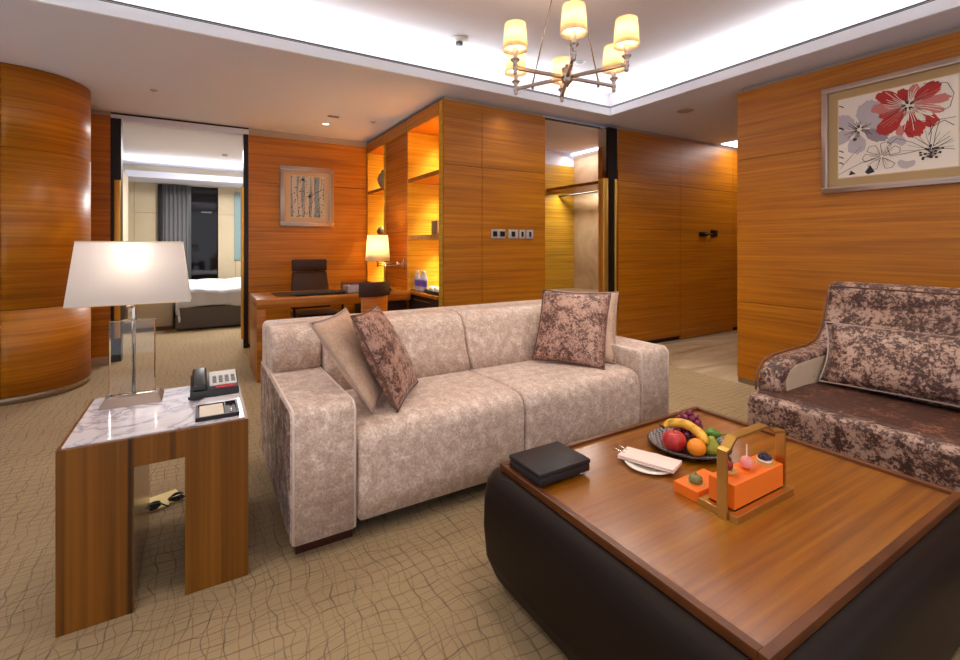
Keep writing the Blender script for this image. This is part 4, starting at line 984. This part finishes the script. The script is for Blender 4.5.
for k in range(16):
    a = 2*PI*k/16; stroke(bm, mp, [(fxx+.02*math.cos(a), fyy+.02*math.sin(a)), (fxx+.055*math.cos(a), fyy+.06*math.sin(a))], .012, .0015, 4 if k % 3 else 5)
def outline_flower(cx_, cy_, l_, angs, wd, w_=.005):
    for a in angs:
        a = math.radians(a); pts = [(cx_+l_*r_*math.cos(a+d), cy_+l_*r_*math.sin(a+d)) for r_, d in ((.1, 0), (.5, -wd*.45), (.9, -wd*.4), (1.02, 0), (.9, wd*.4), (.5, wd*.4), (.1, 0))]
        stroke(bm, mp, pts, w_, .0012, 4); petal_lines(cx_, cy_, a, l_*.8, wd*.5, .0012, 2, 4, .003)
outline_flower(.40, .21, .17, (25, 75, 130, 180, 235, 300), .8)
outline_flower(.80, .22, .36, (60, 110, 165, 10), .8)
for k in range(22):
    a = random.uniform(0, 2*PI); r_ = random.uniform(.03, .10); x, y = .80+r_*math.cos(a), .18+r_*math.sin(a)*.9
    stroke(bm, mp, [(.80, .17), (x, y)], .004, .0013, 4); polyp(bm, mp, [(x-.012, y-.008), (x+.01, y-.012), (x+.014, y+.009), (x-.006, y+.014)], .0014, 4)
stroke(bm, mp, [(.0, .04), (.1, .10), (.22, .16), (.36, .20)], .005, .0012, 4); stroke(bm, mp, [(.02, .12), (.14, .28), (.22, .36)], .004, .0012, 4)
polyp(bm, mp, [(.10, .02), (.12, .08), (.17, .03)], .0012, 4); polyp(bm, mp, [(.25, .04), (.30, .12), (.34, .03), (.28, .01)], .0012, 4)
stroke(bm, mp, [(.74, .98), (.92, .93), (.97, .80), (.94, .66), (.86, .62)], .005, .0012, 4); stroke(bm, mp, [(.97, .45), (.90, .52), (.82, .48), (.78, .38)], .006, .0012, 4)
for k in range(6): y = random.uniform(.1, .95); stroke(bm, mp, [(.005, y), (.03, y-.01), (.05, y-.03)], .012, .0012, 4)
obj('flower_print', bm, None, root, mats=['print_paper', 'petal_grey', 'petal_red', 'petal_pink', 'ink', 'petal_white', 'petal_shade'])
# birch picture
PC[0] = 0
root, mp = picture('birch_picture', 'small silver-framed print of pale birch trunks above the desk', 'Y', 6.27, .855, 1.51, 1.48, 2.24, .06, .06, 'mat_board_light')
bm = B(); polyp(bm, mp, [(0, 0), (1, 0), (1, 1), (0, 1)], 0, 0); random.seed(5)
for x0, wd in ((.06, .13), (.24, .09), (.40, .15), (.62, .07), (.86, .13)):
    L_ = []; Rr = []
    for i in range(12): t = i/11; wv = .02*math.sin(5*t+x0*9); L_.append((x0+wv, t)); Rr.append((x0+wd+wv+.01*math.sin(9*t), t))
    polyp(bm, mp, L_+Rr[::-1], .0004, 1)
for k in range(150):
    x, y = random.random(), random.random()**1.9; s_ = random.uniform(.008, .026)
    polyp(bm, mp, [(x-s_, y-s_*.5), (x+s_*.3, y-s_*.6), (x+s_, y+s_*.3), (x, y+s_*.8)], .0008, 3 if (k % 3 == 0 and x < .5) else 2)
for p in ([(.58, .50), (.72, .60), (.88, .66), (.99, .74)], [(.72, .60), (.70, .78), (.76, .95)], [(.88, .66), (.92, .85), (.90, .98)], [(.25, .88), (.35, .92), (.48, .86)], [(.36, .91), (.34, .98)], [(.40, .1), (.42, .4), (.40, .7)], [(.56, .03), (.54, .3)]): stroke(bm, mp, p, .012, .0009, 2)
polyp(bm, mp, [(.50, .50), (.58, .47), (.62, .52), (.55, .56)], .0009, 2); polyp(bm, mp, [(.30, .90), (.38, .88), (.42, .93), (.34, .95)], .0009, 2)
obj('birch_print', bm, None, root, mats=['birch_sky', 'birch_bark', 'birch_ink', 'birch_blue'])

# ------------------------------------------------------------------ switches
def plate(x0, x1, label, inset, z=1.357, cat='switch', name='wall_switch'):
    r = thing(name, label, cat, ((x0+x1)/2, 3.93, z))
    bm = B(); box(bm, x0, x1, 3.918, 3.9298, z-.046, z+.046, .003); obj('face_plate', bm, 'plate_silver', r, .5)
    for a, b, mt, nm in inset:
        bm = B(); box(bm, a, b, 3.914, 3.918, z-.026, z+.026, .001); obj(nm, bm, mt, r)
plate(2.487, 2.578, 'silver thermostat with grey display left of the switches', [(2.505, 2.555, 'dark_metal', 'display')], cat='thermostat', name='thermostat')
plate(2.581, 2.655, 'dark bluish control plate right against the thermostat', [(2.590, 2.648, 'dark_metal', 'button')], name='control_panel', cat='switch')
plate(2.693, 2.812, 'widest silver switch plate with dark rockers, after the control plate', [(2.73, 2.775, 'dark_metal', 'rocker')])
plate(2.828, 2.905, 'silver switch plate in the middle of the right three', [(2.855, 2.88, 'dark_metal', 'rocker')])
plate(2.921, 3.01, 'silver switch plate rightmost in the row', [(2.955, 2.98, 'dark_metal', 'rocker')])

# niche shelf and counter
sh = thing('wardrobe_shelf', 'wooden shelf with a dark hanging rail in the lit niche', 'shelf', (4.6, 4.8, 2.0))
bm = B(); box(bm, 4.32, 4.84, 4.02, 5.298, 2.02, 2.06, .003); obj('shelf_board', bm, 'desk_wood', sh)
bm = B(); tube(bm, [(4.55, 4.02, 1.96), (4.55, 5.298, 1.96)], .014, 10); obj('hanging_rail', bm, 'dark_metal', sh, True)
area('niche_shelf_light', (4.5, 4.7, 2.0), (.2, 0, -1), 1.0, .05, 5, (1, .9, .7), up=(0, 1, 0))
bm = B(); box(bm, 3.16, 4.838, 4.72, 5.298, 0, .60, .004); tag(obj('luggage_bench', bm, 'beige_marble', None, .5), 'beige marble-topped bench inside the lit niche', 'bench')

# ------------------------------------------------------------------ ceiling fittings
k = 0
def downlight(x, y, z, label, lit=True):
    r = thing('ceiling_downlight', label, 'ceiling light', (x, y, z), 'round recessed downlights')
    bm = B(); lathe(bm, [(.035, -.004), (.05, -.006), (.052, -.0005), (.035, -.0005)], (x, y, z), 28, False); obj('trim_ring', bm, 'white_plastic', r, .6)
    bm = B(); lathe(bm, [(.001, -.002), (.036, -.002), (.036, -.001)], (x, y, z), 24, False); obj('lens', bm, 'downlight_glass' if lit else 'grey_plastic', r)
downlight(3.79, 3.31, ZT, 'round lit downlight on the raised ceiling right of the chandelier')
downlight(3.09, 3.30, ZT, 'round unlit fitting on raised ceiling behind the chandelier', False)
for x, y, z, p in DOWN2[:1]: downlight(x, y, z, 'recessed downlight in the lower ceiling before the birch picture')
for x, y, z, p in DOWN:  # unseen fittings for the added beams
    if (x, y) not in ((3.3, 3.05), (1.2, 3.0)): downlight(x, y, z, 'added round recessed downlight on the raised ceiling, out of view')
r = thing('smoke_detector', 'round white smoke detector on the raised ceiling left of chandelier', 'smoke detector', (1.87, 3.45, ZT))
bm = B(); lathe(bm, [(.07, -.0002), (.074, -.014), (.058, -.028), (.026, -.030)], (1.87, 3.45, ZT), 28); obj('detector_base', bm, 'white_plastic', r, .7)
bm = B(); lathe(bm, [(.03, -.030), (.03, -.052), (.016, -.058)], (1.87, 3.45, ZT), 20); obj('sensor_head', bm, 'grey_plastic', r, .7)
bm = B(); lathe(bm, [(.001, -.004), (.075, -.005), (.085, -.0002)], (4.39, 3.1, ZC), 32, False); tag(obj('ceiling_speaker', bm, 'gap_paint', None, True), 'round flush ceiling speaker near the corridor', 'speaker')
def sprinkler(x, y, label):
    bm = B(); lathe(bm, [(.03, -.0002), (.032, -.004), (.012, -.008), (.010, -.018), (.004, -.02)], (x, y, ZC), 20); tag(obj('sprinkler_head', bm, 'gap_paint', None, True), label, 'sprinkler', 'sprinkler heads in the lower ceiling')
sprinkler(-.36, 5.18, 'small sprinkler head above the curved wall, left of bedroom opening')
sprinkler(1.707, 5.23, 'small sprinkler head in lower ceiling nearest the bookcase')
bm = B(); box(bm, 1.20, 1.32, 5.2, 5.27, ZC-.004, ZC-.0005, .001); tag(obj('ceiling_fitting', bm, 'grey_plastic'), 'small rectangular fitting in the lower ceiling before birch picture', 'ceiling fitting')
bm = B(); lathe(bm, [(.04, -.0002), (.042, -.03), (.02, -.045)], (.36, 8.9, 2.76), 20); tag(obj('smoke_detector', bm, 'white_plastic', None, True), 'small white detector on the bedroom ceiling', 'smoke detector')
